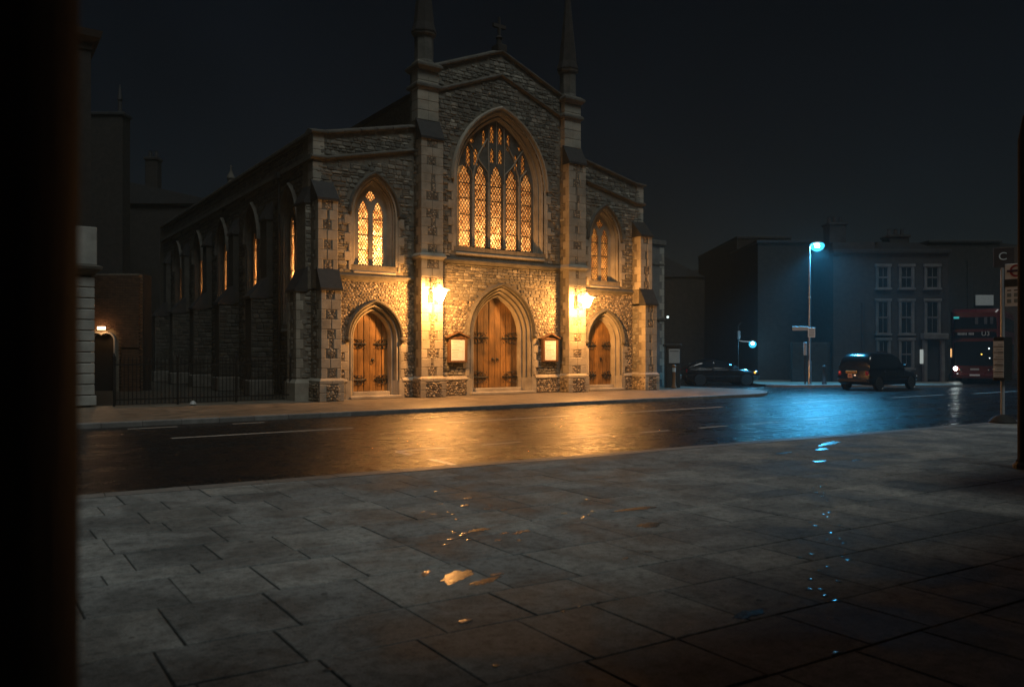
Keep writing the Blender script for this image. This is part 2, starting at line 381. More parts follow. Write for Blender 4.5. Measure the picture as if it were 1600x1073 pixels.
# ------------------------------------------------------------------ ground, road, pavements
road = MB().box(-150, 190, -60, 190, -1.0, -0.12).build('road', ASPHALT, kind='structure')
def marking(x0, x1, y0, y1, rz=0, c=None):
    mb = MB().box(x0, x1, y0, y1, -0.1245, -0.1175)
    return mb.build('road_marking', LINE, road)
for x0 in [-20.1, -14.2, -8.3, -2.35, 3.6, 10.2, 16.3]:
    marking(x0, x0 + (4.05 if x0 < 12 else 4.4), 17.66, 17.77)
marking(24.5, 28.6, 17.68, 17.79); marking(30.6, 34.6, 17.5, 17.61); marking(36.6, 40.6, 17.2, 17.31)
for x0, x1 in [(6.44, 7.5), (8.3, 9.2), (10.5, 11.6), (12.5, 13.4), (14.4, 15.4), (16.4, 17.4), (18.5, 19.5)]:
    marking(x0, x1, 12.98, 13.07)
marking(6.40, 6.50, 12.45, 12.96); marking(6.40, 6.50, 10.85, 11.78)
marking(3.2, 4.3, 20.42, 20.5); marking(0.6, 1.5, 20.42, 20.5); marking(5.6, 6.4, 20.42, 20.5)
marking(27.5, 31, 20.2, 20.28)

def KY(x): return 10.60 - 0.07 * x                # near kerb line
pav = MB().prism([(-40, KY(-40) - 0.01), (60, KY(60) - 0.01), (60, -20), (-40, -20)], lambda u, v, t: (u, v, t), (), -0.5, -0.010).build('near_pavement', mat('dirty joint mortar', [(0.03,0.03,0.028),(0.055,0.055,0.05)], 0.95), kind='structure')
SKEW = Matrix(((1, 0, 0), (-0.07, 1, 0), (0, 0, 1)))
slabs = []
def slab_mesh(mb, x0, x1, t0, t1, tilt):
    """a slab between offsets t (metres behind the kerb line)"""
    j = 0.0042
    x0 += j + rnd.uniform(0, .004); x1 -= j + rnd.uniform(0, .004); t0 += j*1.9; t1 -= j*1.9
    b = 0.004
    def P(x, t, z): return (x, KY(x) - t, z + (x - (x0+x1)/2)*tilt[0] + (t - (t0+t1)/2)*tilt[1] + tilt[2])
    jit = [(rnd.uniform(-.004, .004), rnd.uniform(-.004, .004)) for _ in range(4)]
    cs = [(x0, t0), (x1, t0), (x1, t1), (x0, t1)]
    bot = [P(x, t, -0.06) for x, t in cs]; mid = [P(x + a, t + c, -b) for (x, t), (a, c) in zip(cs, jit)]
    top = [P(x + a + (b if x == x0 else -b), t + c + (b if t == t0 else -b), 0) for (x, t), (a, c) in zip(cs, jit)]
    mb.loft([bot, mid, top])
rows = []
t = 0.30
rr = random.Random(21)
pattern = [0.62, 0.55, 0.66, 0.46, 0.70, 0.62, 0.32, 0.74, 0.80, 0.58, 0.76, 0.64, 0.80, 0.55, 0.78, 0.7, 0.8, 0.8, 0.8]
for dpt in pattern: rows.append((t, t + dpt)); t += dpt
cand = []
for ri, (t0, t1) in enumerate(rows):
    big = t0 > 3.2
    x = -6 + rr.uniform(0, 0.9)
    while x < 40:
        wd = rr.choice([0.62, 0.66, 0.7, 0.9]) if not big else rr.choice([0.58, 0.62, 0.66, 0.84])
        xc, tc = x + wd/2, (t0+t1)/2; yc = KY(xc) - tc
        d = C_*xc + S_*yc; r = S_*xc - C_*yc
        if d > 1.8 and abs(r/d) < 0.75 and (1.65/d) < 0.52: cand.append((d, x, x+wd, t0, t1))
        elif d > -3 and yc > -2 and x < 24: cand.append((200 + abs(d), x, x+wd, t0, t1))
        x += wd
cand.sort()
rest = MB()
for k, (d, x0, x1, t0, t1) in enumerate(cand):
    tilt = (rnd.gauss(0, .0016), rnd.gauss(0, .0016), rnd.uniform(-.0015, .0015))
    mb = MB() if k < 285 and d < 100 else rest
    slab_mesh(mb, x0, x1, t0, t1, tilt)
    if mb is not rest: mb.build('paving_slab', SLAB, pav)
rest.build('paving_field', SLAB, pav, kind='stuff')
def kerb_run(pts, name, parent, inward, width=0.28, ln=0.92, top=0.004, m=KERB, limit=100):
    """kerb stones laid along a polyline; inward = side of the pavement"""
    n = 0
    for (ax, ay), (bx, by) in zip(pts[:-1], pts[1:]):
        L = math.hypot(bx-ax, by-ay); k = max(1, round(L/ln)); dx, dy = (bx-ax)/L, (by-ay)/L; nx, ny = -dy*inward, dx*inward
        for i in range(k):
            a, b = L*i/k + 0.005, L*(i+1)/k - 0.005
            mb = MB(); q = 0.018; zj = rnd.uniform(-.003, .003)
            ring = lambda u, z0: None
            sec = [(0, -0.4), (0, top-q), (q, top), (width-0.004, top), (width-0.004, -0.4)]
            mb.loft([[(ax+dx*u+nx*o, ay+dy*u+ny*o, z+zj) for o, z in sec] for u in (a, b)])
            mb.build(name, m, parent); n += 1
kerb_run([(-6, KY(-6)), (30, KY(30))], 'kerb_stone', pav, -1, 0.29, 0.92)

far_pts = [(-60, 21.1), (26.3, 21.1)]
for i in range(1, 9):
    a = R_(-90 + 90*i/8); far_pts.append((26.3 + 3.4*math.cos(a), 24.5 + 3.4*math.sin(a)))
far_pts += [(29.9, 70)]
def flagstone():
    m = bpy.data.materials.new('wet flagstones'); T = NT(m)
    out = T.n('ShaderNodeOutputMaterial'); b = T.n('ShaderNodeBsdfPrincipled'); T.l(b.outputs[0], out.inputs['Surface'])
    g = T.n('ShaderNodeNewGeometry')
    br = T.n('ShaderNodeTexBrick', Scale=1.0); br.inputs['Color1'].default_value = (0.175,0.15,0.115,1); br.inputs['Color2'].default_value = (0.235,0.20,0.155,1); br.inputs['Mortar'].default_value = (0.08,0.08,0.075,1)
    br.inputs['Brick Width'].default_value = 0.75; br.inputs['Row Height'].default_value = 0.6; br.inputs['Mortar Size'].default_value = 0.008
    T.l(g.outputs['Position'], br.inputs['Vector'])
    n1 = T.n('ShaderNodeTexNoise', Scale=2.0, Detail=7.0, Roughness=0.65); T.l(g.outputs['Position'], n1.inputs['Vector'])
    c = mult(T, br.outputs['Color'], ramp(T, n1.outputs['Fac'], [(0.35, (0.6,)*3), (0.65, (1.1,)*3)])); T.l(c, b.inputs['Base Color'])
    T.l(ramp(T, n1.outputs['Fac'], [(0.35, (0.35,)*3), (0.6, (0.62,)*3)]), b.inputs['Roughness'])
    n3 = T.n('ShaderNodeTexNoise', Scale=30.0, Detail=5.0); T.l(g.outputs['Position'], n3.inputs['Vector'])
    bp = T.n('ShaderNodeBump'); bp.inputs['Distance'].default_value = 0.006; T.l(n3.outputs['Fac'], bp.inputs['Height']); T.l(bp.outputs[0], b.inputs['Normal'])
    return m
FLAG = flagstone()
inner = [(-60, 21.38), (26.3, 21.38)] + [(26.3 + 3.12*math.cos(R_(-90+90*i/8)), 24.5 + 3.12*math.sin(R_(-90+90*i/8))) for i in range(1, 9)] + [(29.62, 70)]
fpav = MB().prism(inner + [(-60, 70)], lambda u, v, t: (u, v, t), (), -0.5, 0.0).build('church_pavement', FLAG, kind='structure')
kerb_run([(0, 21.1), (26.3, 21.1)] + far_pts[2:10] + [(29.72, 34)], 'kerb_stone', fpav, 1, 0.277)

yard = MB().prism([(-40, 28.0), (9.95, 28.0), (9.95, 70), (-40, 70)], lambda u, v, t: (u, v, t), (), -.05, .012).build('yard_ground', mat('shaded ground', [(0.018,0.017,0.014),(0.035,0.034,0.026)], 0.95, nscale=3, bump=0.01), kind='structure')  # dark sheet over the pavement; the yard's shade is put into its colour
tp = [(13.2, 62), (13.2, 43.2), (13.7, 42.3), (14.6, 42), (22.6, 42), (23.9, 42.4), (24.6, 43.4), (29, 52), (33, 62)]
tpav = MB().prism([RD(r, d)[:2] for r, d in tp], lambda u, v, t: (u, v, t), (), -0.5, 0.0).build('terrace_pavement', FLAG, kind='structure')
kr = [RD(r, d)[:2] for r, d in tp]
cx_, cy_ = RD(19, 42.0)[:2]
kerb_run([RD(r, d)[:2] for r, d in [(13.45, 42.25), (14.6, 41.9), (22.6, 41.9), (23.95, 42.3)]], 'kerb_stone', tpav, 1, 0.27, top=0.006)

def puddle(x, y, rx, ry, rz=0.0, z=0.004, parent=pav):
    """thin water lying on the stone: a little rounded at its edge; drops are rounder than pools"""
    n = 64; a1, a2, a3 = (rnd.uniform(0, 6.28) for _ in range(3)); cr, sr = math.cos(rz), math.sin(rz)
    ph = [1 + .14*math.sin(2*t+a1) + .13*math.sin(3*t+a2) + .11*math.sin(5*t+a3) + .09*math.sin(9*t+a1) + .06*math.sin(15*t+a2) + .05*math.sin(23*t+a3) for t in [2*math.pi*i/n for i in range(n)]]
    drop = min(rx, ry) < .05; h = .0016 if drop else .0004
    def ring(k, zz):
        return [(x + rx*k*ph[i]*math.cos(2*math.pi*i/n)*cr - ry*k*ph[i]*math.sin(2*math.pi*i/n)*sr, y + rx*k*ph[i]*math.cos(2*math.pi*i/n)*sr + ry*k*ph[i]*math.sin(2*math.pi*i/n)*cr, zz) for i in range(n)]
    ks = (1, .96, .8, .6, .4, .2, .05) if drop else (1, .97, .9, .5, .1)
    return MB().loft([ring(1.0, -.002)] + [ring(k, z - .002 + h*(1-k*k)) for k in ks]).build('puddle', WETS if drop else WATER, parent, smooth=75)
def gnd(px, py, z=0.0):
    d = (1.65 - z)*FPX/(py - 552); return RD(d*(px-800)/FPX, d)[:2]
# standing water in the hollows of the slabs (real places on the pavement)
for (x, y), rx, ry, a in [((3.02, 5.08), .20, .075, .5), ((2.86, 5.28), .07, .03, .9), ((3.12, 4.86), .12, .05, .2), ((3.28, 4.95), .06, .03, .2), ((2.55, 4.2), .05, .025, .2), ((3.98, 6.3), .10, .05, 0), ((4.25, 6.0), .10, .045, .3), ((4.1, 6.05), .05, .03, 0), ((3.8, 6.25), .035, .03, 0),
                          ((3.9, 5.85), .035, .03, 0), ((4.05, 5.75), .03, .025, 0), ((4.5, 7.4), .06, .035, 0), ((4.75, 7.75), .07, .03, 0), ((4.6, 7.1), .04, .025, 0), ((4.7, 6.95), .04, .03, 0), ((5.9, 6.2), .24, .06, -.2), ((5.45, 5.55), .16, .07, .2), ((4.4, 4.75), .03, .02, 0), ((4.7, 4.8), .03, .025, 0), ((4.1, 3.3), .12, .05, .1),
                          ((13.1, 8.7), .42, .10, .3), ((12.2, 8.25), .2, .06, .2), ((11.2, 8.3), .2, .05, 0), ((10.8, 7.35), .12, .05, 0), ((11.4, 7.1), .12, .05, 0)]:
    puddle(x, y, rx, ry, a)
for px, py in [(1270, 762), (1283, 760), (1287, 770), (1286, 775), (1276, 790), (1294, 807), (1312, 821), (1299, 832), (1312, 841), (1300, 845), (1319, 848), (1249, 871), (1327, 874), (1293, 885), (1279, 891), (1266, 905), (1310, 908), (1288, 930), (1306, 938), (1186, 937), (513, 1046), (880, 955), (905, 948), (1305, 1020), (775, 1040), (660, 800), (700, 800)]:
    x, y = gnd(px, py); puddle(x, y, rnd.uniform(.014, .032), rnd.uniform(.012, .022))
for n_, xc_, yc_, sx_, sy_ in ((12, 1288, 800, 16, 60), (12, 700, 812, 26, 28), (8, 925, 800, 16, 20)):
    for k in range(n_):
        x, y = gnd(rnd.gauss(xc_, sx_), max(708, rnd.gauss(yc_, sy_))); puddle(x, y, rnd.uniform(.016, .034), rnd.uniform(.013, .024))
for (x, y), rx, ry in [((28.6, 19.6), 1.2, .3), ((24.5, 14.6), 1.3, .35), ((26.5, 13.9), 1.0, .3), ((28.4, 23.6), .6, .25)]:
    pass

# ------------------------------------------------------------------ the church
CX, CY = 17.98, 26.8
church = thing('church', 'flint and stone Gothic church with lit amber windows and three oak doors', 'church', (CX, CY, 0))
FACE = lambda u, v, t: (u, t, v)                                    # front wall: u along, v up, t depth inwards
BIG = Arch(0.02, 1.90, 5.83, 8.45, 2.72)
SW = [Arch(-5.56, 0.66, 4.85, 6.72, 1.16), Arch(5.56, 0.66, 4.85, 6.72, 1.16)]
DC = Arch(0.03, 1.13, 0.0, 2.42, 1.53)
DS = [Arch(-5.56, 0.73, 0.0, 2.2, 1.0), Arch(5.56, 0.73, 0.0, 2.2, 1.0)]
DO, SO, WO, LO = 0.40, 0.27, 0.25, 0.17                             # how far each surround reaches beyond its opening
front_outline = [(-7.88, 0), (7.88, 0), (7.88, 9.32), (7.4, 9.36), (3.7, 10.16), (3.7, 12.45), (3.3, 12.55), (0, 13.82), (-3.3, 12.55), (-3.7, 12.45), (-3.7, 10.16), (-7.4, 9.36), (-7.88, 9.32)]
holes = [BIG.pts(WO)] + [a.pts(LO) for a in SW]
door_holes = [(DC, DO)] + [(a, SO) for a in DS]
# door openings reach the ground: bite them out of the outline
def bite(outline, items):
    base = sorted([(A.c, A, o) for A, o in items]); pts = [(-7.88, 0)]
    for c, A, o in base:
        p = A.pts(o); p = list(reversed(p)); pts += p
    return pts + outline[1:]
fo = bite(front_outline, door_holes)
wall = MB().prism(fo, FACE, holes, 0.0, 0.6).build('front_wall', MORTAR, church)

# stones: laid in courses on any face; fn(u, v, out) gives the point
def stone_geo(u0, u1, v0, v1, fn, out, rg):
    w_, h_ = u1-u0, v1-v0; cu, cv = (u0+u1)/2, (v0+v1)/2
    pts = []
    for sx, sy in ((-1,-1),(1,-1),(1,1),(-1,1)):
        kx, ky = rg.uniform(.62, .98), rg.uniform(.6, .97)
        a, b = (sx, sy*ky*rg.uniform(.75, .95)), (sx*kx*rg.uniform(.75, .95), sy)
        pts += [a, b] if sx*sy > 0 else [b, a]
    if len(pts) == 8: pass
    j = lambda: rg.uniform(-.05, .05)
    pts = [(x*(.93)+j(), y*(.92)+j()) for x, y in pts]
    base = [fn(cu + x*w_/2, cv + y*h_/2, 0.0) for x, y in pts]
    o = [out*rg.uniform(.75, 1.15) for _ in pts]
    top = [fn(cu + x*w_/2*.84, cv + y*h_/2*.80, q) for (x, y), q in zip(pts, o)]
    n = 8
    fs = [(i, (i+1) % n, n+(i+1) % n, n+i) for i in range(n)] + [(n+i, n+(i+1) % n, 2*n) for i in range(n)]
    return base + top + [fn(cu + rg.uniform(-.1,.1)*w_, cv + rg.uniform(-.1,.1)*h_, out*1.12)], fs
def flint_geo(u, v, r, fn, out, rg):
    n = rg.choice([5, 6, 6, 7]); a0 = rg.uniform(0, 6.28); rs = [r*rg.uniform(.7, 1.15) for _ in range(n)]; sq = rg.uniform(.65, 1.0)
    P = lambda k, rr_, q: fn(u + rr_*math.cos(a0+6.283*k/n), v + rr_*sq*math.sin(a0+6.283*k/n), q)
    base = [P(k, rs[k], 0.0) for k in range(n)]; mid = [P(k, rs[k]*.78, out*rg.uniform(.6, 1)) for k in range(n)]
    return base + mid + [fn(u + rg.uniform(-.2,.2)*r, v, out*rg.uniform(.8, 1.2))], [(i, (i+1) % n, n+(i+1) % n, n+i) for i in range(n)] + [(n+i, n+(i+1) % n, 2*n) for i in range(n)]
def courses(u0, u1, v0, v1, ok, fn, rg, hmin=.075, hmax=.205, lmin=.10, lmax=.36, out=.032):
    res = []; v = v0
    while v < v1 - 0.05:
        h = min(rg.uniform(hmin, hmax), v1 - v)
        u = u0 + rg.uniform(-.2, 0)
        while u < u1:
            l = rg.uniform(lmin, lmax) * (1.7 if rg.random() < .1 else 1)
            a, b = max(u, u0), min(u + l, u1)
            if b - a > .07:
                hh = h * (1 if rg.random() > .3 else rg.uniform(.4, .65)); vv = v + (h-hh)*rg.random()
                if all(ok(x, y) for x in (a+.02, b-.02, (a+b)/2) for y in (vv+.01, vv+hh-.01)):
                    res.append((((b-a)*hh), a, b, vv, vv+hh))
                    if hh < h*.7 and h > .13:
                        if vv - v > .045 : res.append((((b-a)*(vv-v)), a, b, v, vv))
                        if v+h-vv-hh > .045: res.append((((b-a)*(v+h-vv-hh)), a, b, vv+hh, v+h))
            u += l
        v += h
    return [(ar, *stone_geo(a, b, c, d, fn, out, rg)) for ar, a, b, c, d in res]
def flints(u0, u1, v0, v1, ok, fn, rg, s=.115, out=.03):
    res = []; v = v0 + s/2; k = 0
    while v < v1:
        u = u0 + (s/2 if k % 2 else s*.95)
        while u < u1:
            uu, vv = u + rg.uniform(-.22,.22)*s, v + rg.uniform(-.22,.22)*s
            r = s*rg.uniform(.42, .66)
            if ok(uu-r*.8, vv) and ok(uu+r*.8, vv) and ok(uu, vv+r*.7) and ok(uu, vv-r*.7): res.append((r*r, *flint_geo(uu, vv, r, fn, out, rg)))
            u += s
        v += s*.88; k += 1
    return res
def join(stones, name, m, parent):
    mb = MB()
    for s in stones: mb.add(s[1], s[2])
    return mb.build(name, m, parent, kind='stuff', fix=False)

rg = random.Random(3)
def clear(x, z):
    if BIG.inside(x, z, WO+.20) and z > 5.3: return False
    for a in SW:
        if a.inside(x, z, LO+.14) or (abs(x-a.c) < .95 and 4.3 < z < 4.95): return False
    if DC.inside(x, z, DO+.16): return False
    for a in DS:
        if a.inside(x, z, SO+.14): return False
    return True
def roofline(x):
    x = abs(x)
    return 9.32 - .1 + (0 if x > 7.4 else (7.4-x)*.216) if x > 3.6 else 13.8 - x*.385 - .12
def upper_ok(x, z):
    ax = abs(x)
    if ax > 7.8 or 3.05 < ax < 3.98: return False
    rl = roofline(x); st = rl - .92 + (.12 if ax < 3.6 else .12)
    if z > rl or abs(z - st) < .10: return False
    return clear(x, z)
FN = lambda u, v, q: (u, -q, v)
up = courses(-7.85, 7.85, 5.42, 13.8, lambda x, z: abs(x) < 3.6 and upper_ok(x, z), FN, rg)
up += courses(-7.85, -3.9, 4.55, 10.2, upper_ok, FN, rg) + courses(3.9, 7.85, 4.55, 10.2, upper_ok, FN, rg)
low_c = courses(-3.05, 3.05, 3.7, 5.14, lambda x, z: abs(x) < 3.02 and clear(x, z), FN, rg, .09, .15, .12, .3)
low_c += courses(-3.05, 3.05, .80, 1.9, lambda x, z: abs(x) < 3.02 and clear(x, z), FN, rg, .09, .14, .12, .28)
low_f = flints(-3.05, 3.05, 1.9, 3.7, lambda x, z: abs(x) < 3.02 and clear(x, z), FN, rg, .13)
low_f += flints(-3.05, 3.05, .03, .62, lambda x, z: abs(x) < 2.98 and clear(x, z), lambda u, v, q: (u, -.06-q, v), rg, .10)
for sgn in (-1, 1):
    a, b = sorted((sgn*3.98, sgn*7.2))
    low_f += flints(a, b, .78, 4.36, clear, FN, rg, .112)
    low_f += flints(a, b, .03, .62, clear, lambda u, v, q: (u, -.06-q, v), rg, .10)
up.sort(key=lambda s: -s[0])
for s in up[:270]:
    MB().add(s[1], s[2]).build('rubble_stone', RUBBLE, wall, fix=False)
join(up[270:] + low_c, 'rubble_facing', RUBBLE, wall)
join(low_f, 'flint_facing', FLINT, wall)

# plinth of the walls, string courses, copings
def run_x(name, x0, x1, prof, m, parent, gap=None):
    """moulding of profile (y, z) between x0 and x1"""
    mb = MB().loft([[(x0, y, z) for y, z in prof], [(x1, y, z) for y, z in prof]]); return mb.build(name, m, parent)
plprof = [(0.1, 0), (-.06, 0), (-.06, .62), (-.0, .74), (0.1, .74)]
def spans(x0, x1, cuts):
    out = [(x0, x1)]
    for a, b in cuts: out = [q for s, e in out for q in ((s, min(e, a)), (max(s, b), e)) if q[1]-q[0] > .05]
    return out
cuts = [(DC.c-1.66, DC.c+1.66)] + [(a.c-1.09, a.c+1.09) for a in DS] + [(-3.97, -3.03), (3.03, 3.97)]
for a, b in spans(-7.2, 7.2, cuts):
    run_x('plinth', a, b, plprof, MORTAR, church)
    x = a
    k = max(1, round((b-a)/.75))
    for i in range(k):
        xx0, xx1 = a + (b-a)*i/k + .004, a + (b-a)*(i+1)/k - .004
        MB().loft([[(q, y, z) for y, z in [(.02, .60), (-.075, .60), (-.10, .63), (-.10, .66), (-.012, .765), (.02, .765)]] for q in (xx0, xx1)]).build('plinth_stone', ASHLAR, church)
strp = lambda z, p=.13: [(.05, z-.10), (-.03, z-.10), (-.06, z-.04), (-p, z-.01), (-p, z+.04), (0.0, z+.14), (.05, z+.14)]
for s_, e_ in ((-7.2, -3.97), (3.97, 7.2)): run_x('string_course', s_, e_, strp(4.42), SOOTSHADE, church)
run_x('string_course', -3.03, 3.03, strp(5.26, .15), SOOTSHADE, church)
def slope_course(name, x0, z0, x1, z1, prof, m):
    mb = MB().loft([[(x0, y, z0+z) for y, z in prof], [(x1, y, z1+z) for y, z in prof]]); return mb.build(name, m, church)
sp = [(.05, -.07), (-.04, -.07), (-.12, -.01), (-.12, .03), (-.02, .09), (.05, .09)]
cp = [(.62, 0), (-.10, 0), (-.14, .03), (-.14, .08), (.24, .22), (.62, .08)]
for sg in (-1, 1):
    slope_course('string_course', sg*3.05, 11.72, sg*0.0, 12.90, sp, SOOTSHADE)
    slope_course('string_course', sg*7.40, 8.52, sg*3.97, 9.28, sp, SOOTSHADE)
    slope_course('string_course', sg*7.98, 8.50, sg*7.40, 8.52, sp, SOOTSHADE)
    for (xa, za, xb, zb, k) in ((3.05, 12.60, 0.0, 13.82, 5), (7.4, 9.36, 3.6, 10.19, 6), (8.0, 9.33, 7.4, 9.36, 1)):
        for i in range(k):
            f0, f1 = i/k + .004, (i+1)/k - .004
            MB().loft([[(sg*(xa+(xb-xa)*f), y, za+(zb-za)*f+z) for y, z in cp] for f in (f0, f1)]).build('coping_stone', SOOTSHADE, church)
# apex cross finial
fin = MB().bev(-.22, .22, -.14, .4, 13.85, 14.15, .03).lathe([(.12, 14.15), (.09, 14.4), (.16, 14.45), (.07, 14.55), (.06, 15.3)], 0, .13, 8)
fin.box(-.3, .3, .07, .19, 14.86, 15.0)
fin.build('gable_cross', BRICKD, church)

# pale quoins and dressings shared between alike stones
_q = {}
def quoin(lx, ly, lz, loc, parent, m=None, name='quoin'):
    key = (round(lx, 3), round(ly, 3), round(lz, 3), name)
    if key not in _q: _q[key] = MB().bev(-lx/2, lx/2, -ly/2, ly/2, -lz/2, lz/2, .014).mesh(name, m or ASHLAR)
    return link(name, _q[key], parent, None, loc)

def weathering(x0, x1, ya, yb, za, zb, parent, axis='y', m=SLATE):
    """sloping capstone from the face ya at za back to yb at zb"""
    d = -1 if ya < yb else 1
    if axis == 'y':
        sec = [(ya + d*.07, za-.05), (ya + d*.07, za+.03), (yb, zb+.05), (yb-d*.05, zb+.05), (yb-d*.05, za-.05)]
        return MB().loft([[(x, y, z) for y, z in sec] for x in (x0-.05, x1+.05)]).build('weathering', m, parent)
    sec = [(ya + d*.07, za-.05), (ya + d*.07, za+.03), (yb, zb+.05), (yb-d*.05, zb+.05), (yb-d*.05, za-.05)]
    return MB().loft([[(x, y, z) for x, z in sec] for y in (x0-.05, x1+.05)]).build('weathering', m, parent)

def panelled(parent, x0, x1, yf, yb, z0, z1, sides='both', h=.325, pan=True):
    """quoins up both front corners of a pier with flint between; sides: which returns get stones"""
    n = max(1, round((z1-z0)/h)); h = (z1-z0)/n; wd = x1-x0; stones = []
    gq = random.Random(int(x0*31 + z0*17 + yf*5)); gaps = []
    for i in range(n):
        lz = h-.004; zc = z0 + h*(i+.5)
        gap = gq.choice([.16, .40, .46, .54]) if i % 2 == 0 else gq.choice([-.02, -.02, .0, .10, .2])
        off = gq.choice([-.05, 0, 0, .04]); gaps.append((gap, off))
        wl, wr = wd*(.5 + off - gap/2), wd*(.5 - off - gap/2)
        rl = min(abs(yb-yf), (.26 if i % 2 else .42))
        quoin(wl, rl, lz, (x0 + wl/2 - .014, yf - .014 + rl/2, zc), parent)
        quoin(wr, rl, lz, (x1 - wr/2 + .014, yf - .014 + rl/2, zc), parent)
    g2 = random.Random(int(z0*100 + x0*7))
    okm = lambda u, v: (lambda q: abs(u-(x0+x1)/2-q[1]*wd) < wd*q[0]*.5)(gaps[min(n-1, int((v-z0)/h))])
    stones = flints(x0+.2, x1-.2, z0, z1, okm, lambda u, v, q: (u, yf-q, v), g2, .085, .016)
    side = courses(yf, yb, z0, z1, lambda u, v: u > yf + (.28 if int((v-z0)/h) % 2 else .44), lambda u, v, q: (x0-q, u, v), g2, out=.025)
    join(stones, 'flint_panel', FLINT, parent); 
    if side: join(side, 'rubble_side', RUBBLE, parent)
    side = courses(yf, yb, z0, z1, lambda u, v: u > yf + (.28 if int((v-z0)/h) % 2 else .44), lambda u, v, q: (x1+q, u, v), g2, out=.025)
    if side: join(side, 'rubble_side', RUBBLE, parent)
def plinth_block(parent, x0, x1, yf, yb, g2):
    p = .085
    MB().loft([[(x0-p, yf-p, z), (x1+p, yf-p, z), (x1+p, yb, z), (x0-p, yb, z)] for z in (0, .60)] ).build('plinth', MORTAR, parent)
    k = 2
    for i in range(k):
        a, b = x0-p-.012 + (x1-x0+2*p+.024)*i/k, x0-p-.012 + (x1-x0+2*p+.024)*(i+1)/k
        quoin(b-a-.008, yb-yf+p, .10, ((a+b)/2, (yf-p-.02+yb)/2, .655), parent, name='plinth_stone')
        for zc in (.15, .45): quoin(.24, .3, .29, ((a+.12, b-.12)[i], yf-p-.014+.15, zc), parent)
    MB().loft([[(x0-p-.012, yf-p-.012, .706), (x1+p+.012, yf-p-.012, .706), (x1+p+.012, yb, .706), (x0-p-.012, yb, .706)], [(x0-.01, yf-.01, .80), (x1+.01, yf-.01, .80), (x1+.01, yb, .80), (x0-.01, yb, .80)]]).build('plinth_slope', ASHLAR, parent)
    join(flints(x0+.1, x1-.1, .03, .6, lambda u, v: True, lambda u, v, q: (u, yf-p-q, v), g2, .10, .03) + flints(yf-p, yb, .03, .6, lambda u, v: True, lambda u, v, q: (x0-p-q, u, v), g2, .11, .03), 'flint_panel', FLINT, parent)

def pier(xc):
    x0, x1 = xc-.45, xc+.45
    p = MB().box(x0, x1, -.6, .3, .0, 9.75).box(x0+.02, x1-.02, -.28, .35, 9.7, 12.42).build('buttress', MORTAR, church)
    g2 = random.Random(int(100+xc))
    plinth_block(p, x0, x1, -.6, .2, g2)
    panelled(p, x0, x1, -.6, 0.0, .80, 5.16)
    panelled(p, x0, x1, -.6, 0.0, 5.40, 9.66)
    prof = strp(5.26, .10)
    ring = lambda q, z: [(x0-q, -.6-q, z), (x1+q, -.6-q, z), (x1+q, .02, z), (x0-q, .02, z)]
    MB().loft([ring(.0, 5.16), ring(.03, 5.17), ring(.06, 5.22), ring(.11, 5.25), ring(.11, 5.30), ring(.0, 5.42)]).build('string_course', ASHLAR, p)
    weathering(x0, x1, -.6, -.26, 9.70, 10.42, p)
    z = 10.42
    while z < 12.3:
        for sg in (-1, 1): quoin(.45, .5, .36, (xc+sg*.222, -.05, z+.19), p)
        z += .372
    MB().loft([[(xc+sx*(.43+q), -.3-q+(0 if sy < 0 else .7+2*q), zz) for sx, sy in ((-1,-1),(1,-1),(1,1),(-1,1))] for q, zz in ((.0, 11.62), (.1, 11.68), (.1, 11.76), (.03, 11.84))]).build('string_course', SOOTSHADE, p)
    pin = MB()
    pin.loft([[(xc+sx*(.40+q), .05+sy*(.40+q), zz) for sx, sy in ((-1,-1),(1,-1),(1,1),(-1,1))] for q, zz in ((.04, 12.3), (.14, 12.42), (.14, 12.5), (0, 12.62))])
    pin = pin.build('pinnacle', SOOTSHADE, church)
    MB().lathe([(.42, 12.6), (.40, 12.68), (.36, 12.75), (.36, 13.66), (.46, 13.72), (.46, 13.82)], xc, .05, 8, R_(22.5)).build('shaft', SOOTSHADE, pin)
    for k in range(8):
        a = R_(45*k); MB().box(-.045, .045, -.015, .015, 12.95, 13.55)
    MB().lathe([(.49, 13.80), (.49, 13.86), (.40, 14.15), (.05, 17.5), (.10, 17.55), (.10, 17.62), (.02, 17.9)], xc, .05, 8, R_(22.5)).build('spire', BRICKD, pin)
for xc in (-3.5, 3.5): pier(xc)

